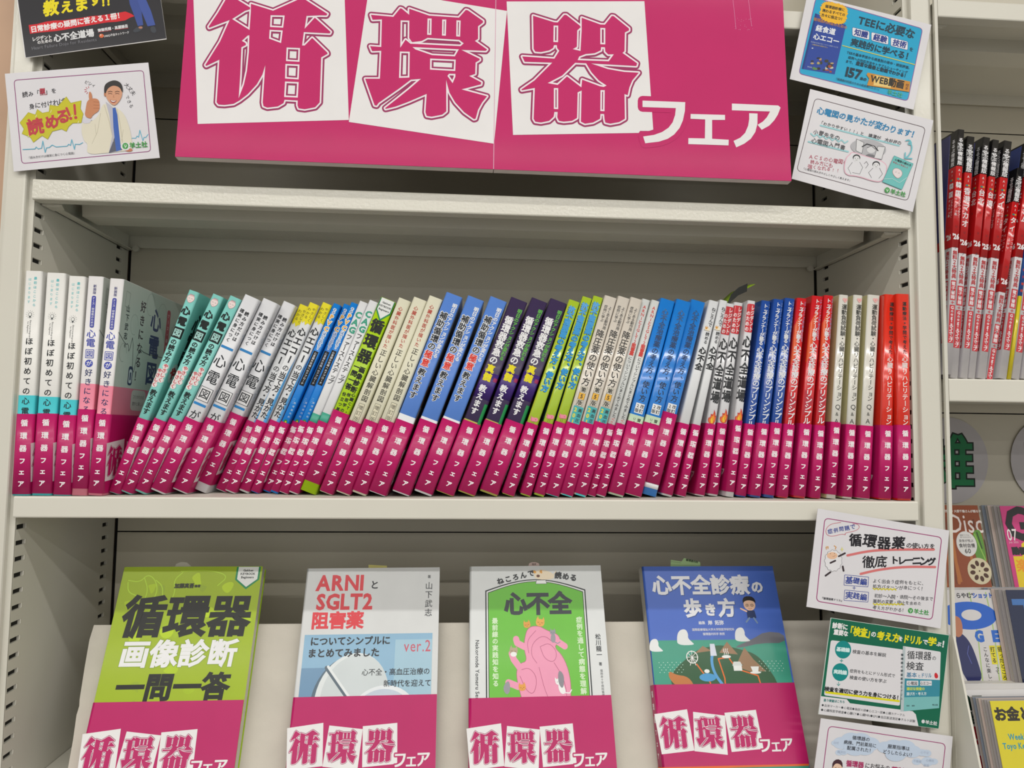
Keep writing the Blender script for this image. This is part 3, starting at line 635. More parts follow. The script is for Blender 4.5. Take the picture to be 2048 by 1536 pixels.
def dT(P, T, H):
    for a in (-1.2, 1.2): P.disc(1.2 + a, H - 4.8, 1.6, 1.5, 'eeb4b0', 12)
    P.poly([(-1.4, H - 5.4), (1.2, H - 8.6), (3.8, H - 5.4)], 'eeb4b0'); P.disc(1.2, H - 5.6, .5, .5, 'dc8884', 8)
    P.vtext('運動負荷試験', 1, H - 10, H - 44, 5.9, '33342f', .12); P.vtext('・', 1, H - 44, H - 49, 6, '33342f', .1); P.vtext('心臓リハビリテーション', .8, H - 49, H - 113, 5.8, '33342f', .06); P.text('Q', .6, H - 118.5, 7.2, '33342f'); P.text('&', .2, H - 126, 5.2, '33342f'); P.text('A', .2, H - 133.5, 7, '33342f')
def dU(P, T, H):
    P.vtext('運動療法×学問で考えた', 1.2, H - 8, H - 63, 4.6, '2a1814', .14); P.vtext('心臓リハビリテーション', 1, H - 65, H - 137, 6.4, 'f6e8e4', .16)
# (count, base colour, finish, design, title words for the label, group)
ST = [(3, 'e9e8e4', 'gloss', dA, 'white paperback with turquoise lower part and small bulb mark', 'white and turquoise books at the left end'),
 (2, 'e6e4e4', 'gloss', dB, 'white paperback with violet title and rose lower part', 'white and rose books'),
 (3, '84cdc5', 'gloss', dC, 'teal paperback with small smiling face atop its spine', 'teal books'),
 (3, 'dfe0e4', 'gloss', dD, 'white paperback with two blue bars and tall thin kanji', 'white books with blue bars'),
 (3, 'dcdee0', 'gloss', dE, 'thin white paperback with ragged yellow top on spine', 'yellow topped books'),
 (3, '1a7fd6', 'gloss', dF, 'thin bright blue paperback with orange capitals and black box', 'thin blue books'),
 (2, 'dfe0e2', 'gloss', dG, 'thin white paperback with large green capitals down spine', 'white books with green capitals'),
 (1, 'a9cf12', 'gloss', dH, 'thick lime green book with heavy black kanji and white pennant', None),
 (3, 'dcd9c2', 'ink', dI, 'cream book with fine red and black title', 'cream books with red titles'),
 (3, '5a86d4', 'gloss', dJ, 'thick cornflower blue book with black and red outlined title', 'cornflower blue books'),
 (3, '3f3254', 'gloss', dK, 'thick dark purple book with white, green and yellow title', 'dark purple books'),
 (3, 'aecb34', 'foil', dL, 'lime book with bright blue title and pink bird on the spine', 'lime books with blue titles'),
 (3, 'd8d0c4', 'foil', dM, 'beige book with boxed edition mark and teal panel', 'beige books with teal panels'),
 (2, 'd2d5d3', 'gloss', dN, 'very thin pale grey book with fine red title on the spine', 'thin pale grey books'),
 (3, '1c7fd8', 'foil', dO, 'glossy sky blue book with dark title and white edition box', 'glossy sky blue books'),
 (2, 'dadcde', 'gloss', dP, 'white book with a tiny reclining cat on the spine', 'white books with cat marks'),
 (3, 'dddde0', 'foil', dQ, 'white book with red tab, heavy black title and flame drawing', 'white books with red tabs and flames'),
 (3, '2450a4', 'foil', dR, 'royal blue glossy book with white title', 'royal blue books'),
 (3, 'd2242c', 'foil', dS, 'crimson glossy book with white title and orange streak', 'crimson books'),
 (3, 'dddbd2', 'foil', dT, 'off white book with a small pink heart on the spine', 'off white books with pink hearts'),
 (2, 'e0301e', 'foil', dU, 'orange red glossy book with black and white title', 'orange red books at the right end')]
ORD = {1: [''], 2: ['left of the pair', 'right of the pair'], 3: ['leftmost of three', 'middle of three', 'rightmost of three']}
def coverJ(P, T, H):
    P.rect(.2, 0, 148, H - .3, 'a9aaa4'); P.rect(.2, H - 118, 148, H - 95, '8a6a3c'); P.rect(.2, 0, 148, H - 118, 'b9b3a4'); P.rect(.2, H - 150, 60, H - 148, '5a5a58')
def coverK(P, T, H):
    P.rect(.2, H - 104, 60, H - 76, '3a2270'); P.rect(.2, H - 98, 7, H - 91, 'a02c40'); P.rect(.2, H - 107, 7, H - 102, 'a02c40'); P.rect(.2, H - 131, 6, H - 112, '1e8a4a')
i = 0
for (n, base, fin, dz, lab, grp) in ST:
    for k in range(n):
        X, Y, t, H, th = BK[i]; i += 1
        label = lab + (', ' + ORD[n][k] if n > 1 else ' on the middle shelf')
        rz = {5: .0018, 11: .0085, 20: .0105, 40: .0125, 45: .005, 52: .004, 4: .0062, 9: .0015, 48: .0025}.get(i, .0005 + .0006 * ((i * 7) % 3))
        if i == 40: dz = dO2
        cov = {5: coverB, 4: coverB, 6: coverC, 7: coverC, 8: coverC, 9: coverD, 10: coverD, 11: coverD, 24: coverJ, 25: coverJ, 26: coverJ, 27: coverK, 28: coverK, 29: coverK}.get(i)
        b = book(t / 1000, H / 1000, .148, base, fin, dz, label, grp, True, rz, cover=cov, front=i <= 30, backp=i > 24, backc={'T': 'd2ca98', 'L': '6fa8a0'}.get({52: 'T', 53: 'T', 54: 'T', 31: 'L', 32: 'L'}.get(i)))
        b.location = (X / 1000, Y / 1000, .0004); b.rotation_euler = (0, R(th), 0)
        BKOBJ = b
        if i == 45:                          # order slip curling out of the top
            vs = []; fs = []
            prof = [(-.016, -.012), (-.014, -.004), (-.010, .006), (-.003, .013), (.005, .017), (.012, .021)]
            for a, z in prof: vs += [(a, .030, z), (a + .001, .052, z + .004)]
            for q in range(5): fs.append((2 * q, 2 * q + 1, 2 * q + 3, 2 * q + 2))
            sl = mk('order_slip', vs, fs, mat('a2c832', 'ink'), None, True); sl.location = (.7235, .026, .2085); sl.scale = (1.25, 1.2, 1.15)
            md = sl.modifiers.new('s', 'SOLIDIFY'); md.thickness = .0003
            tag(sl, 'curled green and black order slip sticking out above a white red tabbed book', 'slip')
            vs = []; fs = []
            for a, z in prof[:5]: vs += [(a - .0012, .0290, z - .0035), (a - .0004, .0295, z + .0045)]
            for q in range(4): fs.append((2 * q, 2 * q + 1, 2 * q + 3, 2 * q + 2))
            mk('black_stripe', vs, fs, mat('1a1d18', 'ink'), sl, True)

# ------------------------------------------------------------------ foam panel and the four books standing face out
ft = math.atan2(.081, .190); FN = Vector((0, math.cos(ft), -math.sin(ft))); FD = FN.dot(Vector((0, .009, -.275)))
FV = Vector((0, math.sin(ft), math.cos(ft)))
def fat(px, py, back=0): return at(px, py, FN, FD + back)
BTH = .0150
pan = empty('foam_panel', (.44, .03, ZD)); tag(pan, 'long off white foam panel leaning at the back behind the four upright books', 'panel')
PB = BTH + .0012
edge = [fat(x, y, PB) for x, y in [(188, 1250), (179, 1279), (170, 1330), (159, 1400), (158.5, 1412), (153, 1430), (146, 1480), (136, 1536)]]
s0 = -(edge[-1].z - ZD) / FV.z; pb = edge[-1] + FV * s0; pb.x -= .004
tr = fat(1700, 1236, PB); tr.z = edge[0].z; tr.y = edge[0].y; pr = Vector((tr.x - .004, pb.y, pb.z)); tr2 = tr - FV * .006 + Vector((.003, 0, 0))
loop = edge + [pb + FV * .001, pr + FV * .001, tr2, tr]
n = len(loop); vs = [tuple(p - FN * 0) for p in loop] + [tuple(p + FN * .009) for p in loop]
fs = [tuple(range(n)), tuple(reversed(range(n, 2 * n)))] + [(i, (i + 1) % n, n + (i + 1) % n, n + i) for i in range(n)]
o = mk('panel_sheet', vs, fs, mat('cdc7bb', 'foam'), pan); bpy.context.view_layer.update(); inv(o, pan)
def face_book(TL, TR, t, H, base, fin, design, coverf, label, raise_=0, bandf=True, D=None, spine=None):
    a = fat(*TL); b = fat(*TR); u = (b - a).normalized(); v = (FV - u * FV.dot(u)).normalized(); nrm = u.cross(v) * -1  # towards the back
    D = D or (b - a).length
    root = book(t, H, D, base, fin, spine, label, 'books standing face out on the lower shelf', bandf, raise_, cover=coverf)
    o = a - v * H                            # lower left corner of the front board
    mw = Matrix(((-nrm.x, u.x, v.x, o.x), (-nrm.y, u.y, v.y, o.y), (-nrm.z, u.z, v.z, o.z), (0, 0, 0, 1)))
    root.matrix_world = mw
    return root, D * 1000
K1_ = 0
def cov1(P, T, H):
    D = 145.; rs = random.Random(11)
    P.rect(1, 60, D - 1, H - .5, 'a0b81e')
    for k in range(22):
        P.poly(smooth([(x, z) for x, z in [(lambda cx, cz, a: (max(2, min(D - 2, cx + rs.uniform(2, 9) * math.cos(a))), max(62, min(H - 1, cz + rs.uniform(2, 8) * math.sin(a)))))(c0, c1, a) for c0, c1 in [(rs.uniform(6, D - 6), rs.uniform(74, 198))] for a in [q * .9 for q in range(7)]]], True, 2), rs.choice(['b0cc1c', '98b028', 'b8d41e', 'a4bf20']))
    for pts in ([(8, H - 14), (20, H - 16), (26, H - 8), (34, H - 12), (40, H - 24), (36, H - 38)], [(24, H - 12), (30, H - 24), (28, H - 36), (34, H - 42)], [(62, H - 6), (54, H - 14), (58, H - 26), (54, H - 38)], [(8, H - 16), (10, H - 26), (20, H - 30)], [(60, H - 5), (92, H - 4), (110, H - 10), (100, H - 20)], [(36, H - 14), (44, H - 20), (46, H - 32)]):
        P.stroke(smooth(pts, False, 2), .9, 'b9dc3a')
    P.poly([(117, H - .6), (117, H - 14), (129.5, H - 24), (142, H - 14), (142, H - .6)], '1f8c56'); P.poly([(119, H - .6), (119, H - 13.4), (129.5, H - 21.6), (140, H - 13.4), (140, H - .6)], 'e9ebe9')
    for i, s in enumerate(('Gakken', 'KEYBOOK', 'Beginners')): P.text(s, 129.5, H - 4.2 - i * 3.6, 3.1, '24302a', .12)
    P.text('加藤真吾', 66, H - 20, 5, '2c321c', .3); P.text('編著', 79.5, H - 20.3, 3, '2c321c', .15)
    P.text('循環器', 74.5, H - 50.5, 43, '1c1e1a', 1.5, sx=1.0, shear=.06)
    P.text('画像診断', 73, H - 87, 27, 'e9e9ea', .95, shear=.06, border=('7f9a28', .5), sx=1.06); P.text('一問一答', 73, H - 118, 26, '1c1e1a', 1.1, shear=.06, sx=1.05)
def cov2(P, T, H):
    D = 142.
    P.text('ARNI', 37, H - 15, 22, 'dc404a', .8, sx=.93); P.text('と', 73, H - 18, 9.5, '2b2e34', .25); P.text('SGLT2', 43, H - 34.5, 22, 'dc404a', .8, sx=.9); P.text('阻害薬', 37, H - 54, 18, 'dc404a', .7)
    P.vtext('著', 131, H - 8, H - 12, 3.6, '2b2e34', .05); P.vtext('山下武志', 131, H - 15, H - 52, 8.2, '2b2e34', .06)
    P.rect(5, 55, D - 6, H - 68, '8db6d2'); P.rect(5, 55, 30, H - 100, '7398b8'); P.rect(98, 55, D - 6, H - 74, 'a3c6d8')
    P.disc(54, 76, 37, 44, '5c7080', 40, -14); P.disc(57, 79, 36, 43, 'dfe5e6', 40, -14); P.disc(59.5, 80.5, 33, 40, 'ced6d8', 40, -14)
    P.stroke([(30, 108), (64, 66)], 3.8, '5f6e7a'); P.stroke([(31.5, 109), (65.5, 67)], 2.4, 'e6ebec')
    P.disc(88, 58, 35, 31, '8d9eae', 40, 8); P.disc(89, 60.5, 34, 30, 'e4e9ed', 40, 8); P.disc(88, 60, 30.5, 27, 'c2cddc', 40, 8); P.stroke([(84, 54), (117, 80)], 2.2, 'd9e0e8')
    P.text('についてシンプルに', 52, H - 74.5, 9.1, '23262c', .3); P.text('まとめてみました', 46, H - 86, 9.1, '23262c', .3)
    P.text('ver.2', 121, H - 80, 16, 'c8586a', .05, sx=.78); P.text('心不全・高血圧治療の', 100, H - 105, 6.9, '2b2e34', .06); P.text('新時代を迎えて', 112, H - 116, 6.9, '2b2e34', .06)
def cat(P, x, z, s, c, rot=0, body=True):
    cr, sr = math.cos(R(rot)), math.sin(R(rot))
    def t(a, b): return (x + (a * cr - b * sr) * s, z + (a * sr + b * cr) * s)
    if body: P.poly(smooth([t(-2, -2), t(-3.5, -9), t(-1, -13), t(3, -12), t(3.4, -5), t(2, -2)], True, 2), c); P.stroke([t(2, -12), t(6, -14), t(9, -12)], 1.1 * s, c)
    P.poly(smooth([t(-4, 0), t(-3, 3), t(3, 3), t(4, 0), t(2.5, -3), t(-2.5, -3)], True, 2), c)
    for a in (-2.4, 2.4): P.poly([t(a - 1.3, 2), t(a, 5.2), t(a + 1.3, 2)], c)
    for a in (-1.6, 1.6): P.stroke([t(a - .7, .3), t(a, -.1), t(a + .7, .3)], .28 * s, '5a3a30')
    P.stroke([t(-.6, -1.4), t(0, -1.0), t(.6, -1.4)], .25 * s, '5a3a30')
def cov3(P, T, H):
    D = 143.
    def rt(r0, c): P.poly([(17 + r0, 40)] + [(17 + r0, H - 26 + r0 * .2 - r0)] + [(17 + r0 + (109 - 2 * r0) * k / 12, H - 26 - r0 * .8 + 11.5 * math.sin(math.pi * k / 12)) for k in range(13)] + [(126 - r0, 40)], c)
    rt(0, '30353a'); rt(1.3, 'e6e8e6'); rt(2.7, '30353a'); rt(3.4, '6fc142')
    for i, ch in enumerate('ねころんで'): P.text(ch, 33.5 + i * 8.4, H - 16 + i * 2.0, 7.2, '2c3034', .35, rot=16 - i * 2)
    for i, ch in enumerate('読める'): P.text(ch, 97 + i * 8.4, H - 10.5 - i * 1.4, 7.8, '2c3034', .35, rot=-6 - i * 3)
    P.poly(smooth([(70, H - 15), (72, H - 5), (80, H - 4), (92, H - 8), (93, H - 15)], True, 2), 'f0e0c4'); P.poly(smooth([(70, H - 9), (70, H - 4), (74, H - 7)], True, 1), 'e0a044'); P.poly(smooth([(76, H - 7), (79, H - 3.5), (80, H - 9)], True, 1), 'e0a044')
    P.stroke([(92, H - 10), (95, H - 6)], .9, 'f0e0c4'); P.disc(75, H - 11, 2, 1.5, '6a4434', 10); P.quad([(72, H - 19.5), (84, H - 19.5), (83, H - 15.5), (73, H - 15.5)], 'eef0ee'); P.quad([(72, H - 19.5), (84, H - 19.5), (83, H - 15.5), (73, H - 15.5)], '555', w=.3) if False else P.stroke([(72, H - 19.5), (84, H - 19.5), (83, H - 15.5), (73, H - 15.5)], .4, '55595c', True)
    P.text('心不全', 73, H - 40, 24.5, '3a3f45', 1.15, sx=1.02, track=.96)
    P.vtext('最前線の実践知を知る', 27, H - 54, H - 122, 6.2, 'd6ecc8', .28); P.vtext('症例を通して病態を理解できる', 117, H - 54, H - 152, 6.6, 'd6ecc8', .28)
    P.vtext('松川龍一', 136, H - 72, H - 96, 6, '33373b', .14); P.vtext('著', 136.5, H - 100, H - 104, 3.6, '33373b', .06); P.vtext('福岡赤十字病院循環器内科', 137, H - 107, H - 142, 2.8, '44484c'); P.text('Nekoronde Yomeru Series', 8.5, H - 108, 5.4, '33373b', .08, rot=-90)
    hb = smooth([(58, H - 75), (62, H - 64), (74, H - 63), (82, H - 68), (94, H - 72), (96, H - 80), (88, H - 84), (98, H - 94), (104, H - 112), (104, H - 135), (96, 52), (60, 52), (54, H - 136), (50, H - 122), (48, H - 108), (52, H - 100), (60, H - 98), (57, H - 86)], True, 2)
    P.poly(hb, 'ee9cba'); P.stroke(hb, .5, 'b85a80', True)
    for pts in ([(58, H - 84), (50, H - 80), (49, H - 76)], [(52, H - 104), (46, H - 96), (44, H - 90)], [(50, H - 122), (40, H - 118)], [(94, H - 80), (100, H - 84)]):
        P.stroke(pts, 6.5, 'ee9cba')
    for pts in ([(62, H - 90), (60, H - 78), (70, H - 68)], [(70, H - 100), (64, H - 92), (66, H - 80), (78, H - 72), (88, H - 80)], [(52, H - 112), (58, H - 126), (66, H - 130), (70, H - 114), (62, H - 104), (54, H - 106)], [(74, H - 84), (84, H - 80), (92, H - 90), (88, H - 100), (78, H - 96), (74, H - 84)], [(72, H - 104), (78, H - 130), (90, H - 150)], [(88, H - 100), (98, H - 116), (100, H - 140)], [(66, H - 132), (80, 60), (92, 56)]):
        P.stroke(smooth(pts, False, 2), .45, 'b85a80')
    cat(P, 61, H - 62, 1.0, 'e0a24e', 8, False); cat(P, 75, H - 60, 1.25, 'e6ac58', -10, False); cat(P, 88, H - 70, .8, '9a9aa0', 0); cat(P, 46, H - 88, 1.15, 'b8a488', -6, False); P.disc(46, H - 91, 3.4, 2.4, 'eeeeec', 12)
    cat(P, 92, H - 118, 1.0, 'f0f0f0', 20); P.poly(smooth([(92, H - 106), (98, H - 112), (96, H - 126), (91, H - 120)], True, 2), '8c8a92'); cat(P, 54, H - 123, 1.0, 'e6a24a', 5, False); P.poly(smooth([(60, H - 132), (70, H - 136), (66, 58), (58, 60)], True, 1), 'e6b04e'); P.poly(smooth([(37, H - 118), (41, H - 116), (42, H - 126), (38, H - 130), (34, H - 124)], True, 2), '9a98a0')
def cov4(P, T, H):
    D = 149.
    P.rect(1, 30, D - 1, H - 78, '3f9c84'); P.disc(92, H - 88, 78, 18, '3f9c84', 40) if False else None
    P.poly([(1, H - 84)] + [(1 + 147 * k / 16, H - 84 + 6 * math.sin(math.pi * (k + 1) / 19)) for k in range(17)] + [(D - 1, H - 100), (1, H - 100)], '3f9c84')
    P.poly(smooth([(90, H - 86), (112, H - 78), (128, H - 70), (148, H - 72), (148, H - 82), (120, H - 82), (100, H - 86)], True, 1), '6a6a72')
    for cx, cz, s in ((37, H - 74, 1), (100, H - 72, .9), (5, H - 82, .8)):
        P.poly(smooth([(cx + a * s, cz + b * s) for a, b in [(-7, -9), (-7, -2), (-5, 4), (-1, 7), (4, 7), (6, 2), (5, -2), (9, -6), (12, -9)]], True, 2), 'e4e6e6')
    isl = smooth([(18, H - 124), (20, H - 110), (34, H - 99), (50, H - 88), (62, H - 85), (78, H - 83), (98, H - 88), (112, H - 92), (122, H - 102), (134, H - 124), (130, 56), (40, 56), (30, H - 130)], True, 2)
    P.poly(isl, '2e5a38'); P.poly(smooth([(18, H - 108), (24, H - 112), (38, H - 114), (44, H - 126), (24, H - 124), (16, H - 114)], True, 2), 'c07840')
    for pts in ([(48, H - 91), (57, H - 84), (66, H - 89)], [(74, H - 91), (84, H - 80), (94, H - 93)], [(90, H - 104), (102, H - 86), (112, H - 101)], [(94, H - 106), (108, H - 96), (122, H - 110), (104, H - 110)]): P.poly(pts, '9a7858')
    P.stroke(smooth([(67, H - 90), (64, H - 100), (66, H - 112), (74, H - 124)], False, 2), 3, '5aa0d8')
    P.quad([(64, H - 94), (71, H - 94), (70, H - 82), (65, H - 82)], 'd8dcea')
    for pts in ([(48, H - 102), (60, H - 120), (60, 50)], [(80, H - 96), (72, H - 97), (76, H - 116), (74, 50)], [(84, H - 97), (90, H - 107), (112, H - 114), (118, 60)]): P.stroke(pts, 1.4, 'e2702c')
    for a in range(0, 360, 45): P.stroke([(44, H - 95), (44 + 6 * math.cos(R(a)), H - 95 + 6 * math.sin(R(a)))], .5, 'eceeec')
    P.stroke([(44 + 6 * math.cos(R(a)), H - 95 + 6 * math.sin(R(a))) for a in range(0, 360, 30)], .9, 'eceeec', True); P.stroke([(41, H - 103), (44, H - 95), (47, H - 103)], .7, 'eceeec')
    P.quad([(87, H - 109), (96, H - 109), (96, H - 104), (87, H - 104)], 'eceeec'); P.quad([(86, H - 104), (97, H - 104), (95, H - 100), (88, H - 100)], 'd8dcda'); P.disc(81, H - 95, 5, 1.6, 'eceeec', 14)
    for a in (-2, 0, 2): P.stroke(smooth([(81 + a, H - 93), (82 + a, H - 91), (80.4 + a, H - 89), (81.6 + a, H - 87)], False, 1), .6, 'eceeec')
    P.quad([(107, H - 110), (113, H - 110), (114.5, H - 105), (105.5, H - 105)], 'eceeec'); P.disc(110, H - 111, 6, 1.2, 'eceeec', 14); P.disc(58, H - 115, 9, 4, '4a9ad0', 16); P.disc(58, H - 109, 3, 2, 'eceeec', 8)
    for i in range(6):
        for j in range(5): P.disc(8 + i * 4.6 + (j % 2) * 2, H - 100 - j * 2.4, .55, .45, 'c8e4da', 5); P.disc(116 + i * 4.6 + (j % 2) * 2, H - 100 - j * 2.4, .55, .45, 'c8e4da', 5)
    P.text('心不全診療', 64, H - 20.5, 22, 'e4e5ea', .85, shadow=('33508c', .7, -.7), sx=1.0, track=1.0); P.text('の', 132, H - 23, 15, 'e4e5ea', .7, shadow=('33508c', .6, -.6)) if False else P.text('の', 127.5, H - 23, 14, 'e4e5ea', .7, shadow=('33508c', .6, -.6))
    P.text('歩', 51.5, H - 45, 20, 'e4e5ea', .85, shadow=('33508c', .7, -.7)); P.text('き', 71, H - 47, 13.5, 'e4e5ea', .7, shadow=('33508c', .6, -.6)); P.text('方', 89.5, H - 45, 20, 'e4e5ea', .85, shadow=('33508c', .7, -.7))
    P.disc(115.5, H - 42, 6.6, 6.2, 'eec4a8', 20); P.poly(smooth([(108.4, H - 41), (108.6, H - 36), (112, H - 33), (119, H - 33), (122.6, H - 36), (122.8, H - 41), (121, H - 38.4), (115, H - 37), (110, H - 38.6)], True, 1), '221c1c')
    for a in (-2.7, 2.7): P.stroke([(115.5 + a + 1.6 * math.cos(q), H - 42.5 + 1.3 * math.sin(q)) for q in [k * .785 for k in range(8)]], .4, '3a2c2c', True); P.disc(115.5 + a, H - 42.5, .5, .5, '221c1c', 8)
    P.stroke([(113.6, H - 46), (115.5, H - 46.6), (117.4, H - 46)], .4, 'a04038'); P.poly([(111, H - 48), (120, H - 48), (121, H - 56), (111, H - 56)], '2c3a62'); P.stroke([(111, H - 49), (105, H - 46)], 1.6, 'eec4a8'); P.stroke([(113, H - 56), (109, H - 60)], 1.8, '7890b0'); P.stroke([(118, H - 56), (121, H - 61)], 1.8, '7890b0')
    P.text('編集', 59.5, H - 60.5, 3.6, 'd0d4e4', .12); P.text('岸　拓弥', 75, H - 60.5, 5, 'dde0ea', .16); P.text('国際医療福祉大学大学院医学研究科', 71, H - 67.5, 2.9, 'd0d4e4', .08); P.text('循環器内科学 教授', 71, H - 72, 2.9, 'd0d4e4', .08)
def sp1(P, T, H): P.vtext('循環器', 0, H - 24, H - 67, 12, '1d211c', .7)
def sp3(P, T, H): P.vtext('ねころんで読める心不全', .8, H - 12, H - 110, 7, '2c3034', .3)
def sp4(P, T, H): P.vtext('心不全診療の歩き方', 0, H - 14, H - 118, 8.5, '3a3f4a', .3); P.rect(-T * .5, H - 140, T * .5, H - .5, 'd6d2c8') if False else None
f1, _ = face_book((247.5, 1134), (525, 1132.6), .0165, .210, '9fc31c', 'gloss', None, cov1, 'lime green book standing face out, leftmost of the four on the lower shelf', .004, spine=sp1)
f2, _ = face_book((614, 1137), (879.5, 1134.5), .0085, .208, 'd6d8d8', 'gloss', None, cov2, 'pale grey book showing white tablets, standing face out', .006)
f3, _ = face_book((939, 1133), (1201, 1130.5), .0120, .208, 'dde0e0', 'gloss', None, cov3, 'white and green book with pink heart and cats, standing face out', .001, spine=sp3)
f4, _ = face_book((1283.5, 1133), (1545, 1132), .0150, .2085, '4a6cc4', 'gloss', None, cov4, 'blue book with island map, standing face out, rightmost of the four', .012, spine=sp4)
bpy.context.view_layer.update()
# fourth book: grey spine sleeve and orange line below its raised band
cv4 = [c for c in f4.children if c.name.startswith('cover')][0]
mk('spine_sleeve', [(-.0148, -.0002, 0), (-.0002, -.0002, 0), (-.0002, -.0002, .2084), (-.0148, -.0002, .2084)], [(0, 1, 2, 3)], mat('c9c6bd', 'gloss'), cv4)
ob4 = [c for c in f4.children if c.name.startswith('belly_band')][0]
wrap('orange_line', .015, .149, .0022, .0105, .0122, .0008, .0003, mat('e06a2c', 'gloss'), ob4)
wrap('color_band', .015, .149, .0022, 0, .0104, .0004, .0001, mat('3f9c84', 'gloss'), cv4)
# order slips peeping out above the four books
def slip(pts, col, label, lines=(), txt=None):
    q = [fat(x, y, .006) for x, y in pts]; n = len(q)
    vs = [tuple(p) for p in q] + [tuple(p + FN * .0003) for p in q]
    o = mk('order_slip', vs, [tuple(range(n)), tuple(reversed(range(n, 2 * n)))] + [(i, (i + 1) % n, n + (i + 1) % n, n + i) for i in range(n)], mat(col, 'ink')); tag(o, label, 'slip')
    P = Print(True)
    for a in lines: P.stroke(a[0], a[1], a[2])
    if txt: P.text(*txt[:5], w=.15, rot=txt[5])
    P.build('printing', o, lambda u, v, h: tuple(fat(u, v, .006) - FN * h), scale=1)
slip([(348, 1140), (352, 1128), (362, 1124), (374, 1125), (382, 1132), (384, 1140)], 'b9b6a6', 'clear rounded slip end above the lime green book')
slip([(737, 1142), (737, 1129.5), (774, 1131.5), (774, 1142)], 'd0c878', 'pale yellow slip above the grey tablet book')
slip([(1056, 1140), (1058, 1127), (1064, 1124.5), (1072, 1124.5), (1078, 1127), (1080, 1140)], 'd9bfb9', 'tiny pink slip above the white cat book', txt=('注文', 1068, 1128.5, 4.5, '5a4a48', 0))
slip([(1341, 1142), (1341.5, 1119.5), (1363, 1123), (1368, 1116), (1400, 1124), (1402, 1142)], 'a8c890', 'two green slips above the blue island book', lines=[([(1342, 1123), (1362, 1126)], .5, '5a7050'), ([(1342, 1130), (1401, 1131)], .5, '5a7050')], txt=('循環器内科', 1384, 1122, 5, '2a3a28', 12))
# ------------------------------------------------------------------ cards taped to the uprights
def K(x0, y0, s): return lambda a, b: (x0 + a / s, y0 + b / s)
def card(label, corners, ya=-.0045, yb=-.0045, base='dedce0', thick=.0006, name='point_of_sale_card'):
    # ya / yb: how far the left and right edge stand in front of the uprights
    A = at(*corners[3], (0, 1, 0), ya); B = at(*corners[2], (0, 1, 0), yb); C0 = at(*corners[0], (0, 1, 0), ya)
    n = (B - A).cross(C0 - A).normalized(); n = n if n.y > 0 else -n; d = n.dot(A)
    root = empty(name, at(sum(c[0] for c in corners) / 4, sum(c[1] for c in corners) / 4, n, d)); tag(root, label, 'card', 'cards taped to the uprights')
    q = [at(x, y, n, d) for x, y in corners]
    vs = [tuple(p) for p in q] + [tuple(p + n * thick) for p in q]
    o = mk('paper', vs, [(0, 1, 2, 3), (7, 6, 5, 4), (0, 4, 5, 1), (1, 5, 6, 2), (2, 6, 7, 3), (3, 7, 4, 0)], mat(base, 'board'), root)
    bpy.context.view_layer.update(); inv(o, root)
    def fin(P, name='card_print'):
        P.tf = None; pr = P.build(name, root, lambda u, v, h: tuple(at(u, v, n, d) - n * h), 'board', 1)
        inv(pr, root)
    return fin
def KT(k):
    def f(a, b): return k(a, b)
    return f
def logo(P, x, y, s, rot=0, c='3f9a48'):
    P.disc(x, y, .52 * s, .55 * s, c, 18); P.stroke([(x - .2 * s, y - .25 * s), (x - .1 * s, y + .1 * s), (x + .2 * s, y), (x + .1 * s, y - .25 * s)], .09 * s, 'dde6dc'); P.stroke([(x + .2 * s, y), (x - .05 * s, y + .35 * s)], .09 * s, 'dde6dc')
    cs, sn = math.cos(R(rot)), math.sin(R(rot)); P.text('羊土社', x + 2.25 * s * cs, y + 2.25 * s * sn, 1.05 * s, c, .035 * s, rot=rot)
def hand(P, t, x, y, s, c, rot=0, w=0, seed=1, sp=1.0):  # loose handwriting: every character wobbles
    rs = random.Random(seed); cs, sn = math.cos(R(rot)), math.sin(R(rot)); n = len(t)
    for i, ch in enumerate(t):
        if ch in ' 　': continue
        u = (i - (n - 1) / 2) * s * sp; j = rs.uniform(-.06, .06) * s; k = rs.uniform(.86, 1.08)
        P.text(ch, x + u * cs - j * sn, y + u * sn + j * cs, s * k, c, w, rot=rot + rs.uniform(-5, 5), shear=rs.uniform(-.08, .12))
# 1 black card, top left
f = card('black card with yellow brush kanji and red stroke at top left', [(18, -112), (300, -150), (333, 78.5), (50.5, 116)], base='e6e4e4')
P = Print(True); k = K(40, 0, 6.827); P.tf = k
P.quad([(-130, -750), (1775, -1010), (1998, 525), (80, 785)], '28272c')
for ch, x, y, s in (('教', 425, 110, 215), ('え', 640, 95, 175), ('ま', 840, 60, 200), ('す', 1030, -10, 190), ('！', 1175, 20, 150), ('！', 1245, 10, 150)):
    P.text(ch, x, y, s, 'f2e018', s * .045, rot=-9, shear=.12)
rs = random.Random(2); up = [(120 + i * 120, 335 - i * 15.5 + rs.uniform(-9, 9)) for i in range(12)]; dn = [(140 + i * 118, 465 - i * 16.5 + rs.uniform(-10, 10)) for i in range(12)]
P.poly(up + [(1520, 190), (1565, 222), (1500, 245)] + dn[::-1], 'd6202c')
P.text('日常診療の疑問に答える１冊！', 780, 305, 92, 'f2eeee', 3.2, rot=-9.2)
P.text('レジデント', 300, 520, 62, 'eceaea', 2, rot=-8.5, sx=.88); P.text('のための', 340, 568, 52, 'eceaea', 1.5, rot=-8.5); P.text('心不全道場', 735, 487, 112, 'e2e2e4', 4, rot=-8.5)
P.text('Heart Failure Dojo for Residents', 605, 600, 62, '7d7d84', 0, rot=-8, sx=1.0)
P.text('齋藤秀輝・髙麗謙吾', 1270, 388, 50, 'e2e2e4', 1.5, rot=-9, sx=.93); P.text('U40心不全ネットワーク', 1320, 470, 38, 'e2e2e4', 1, rot=-9, sx=.85)
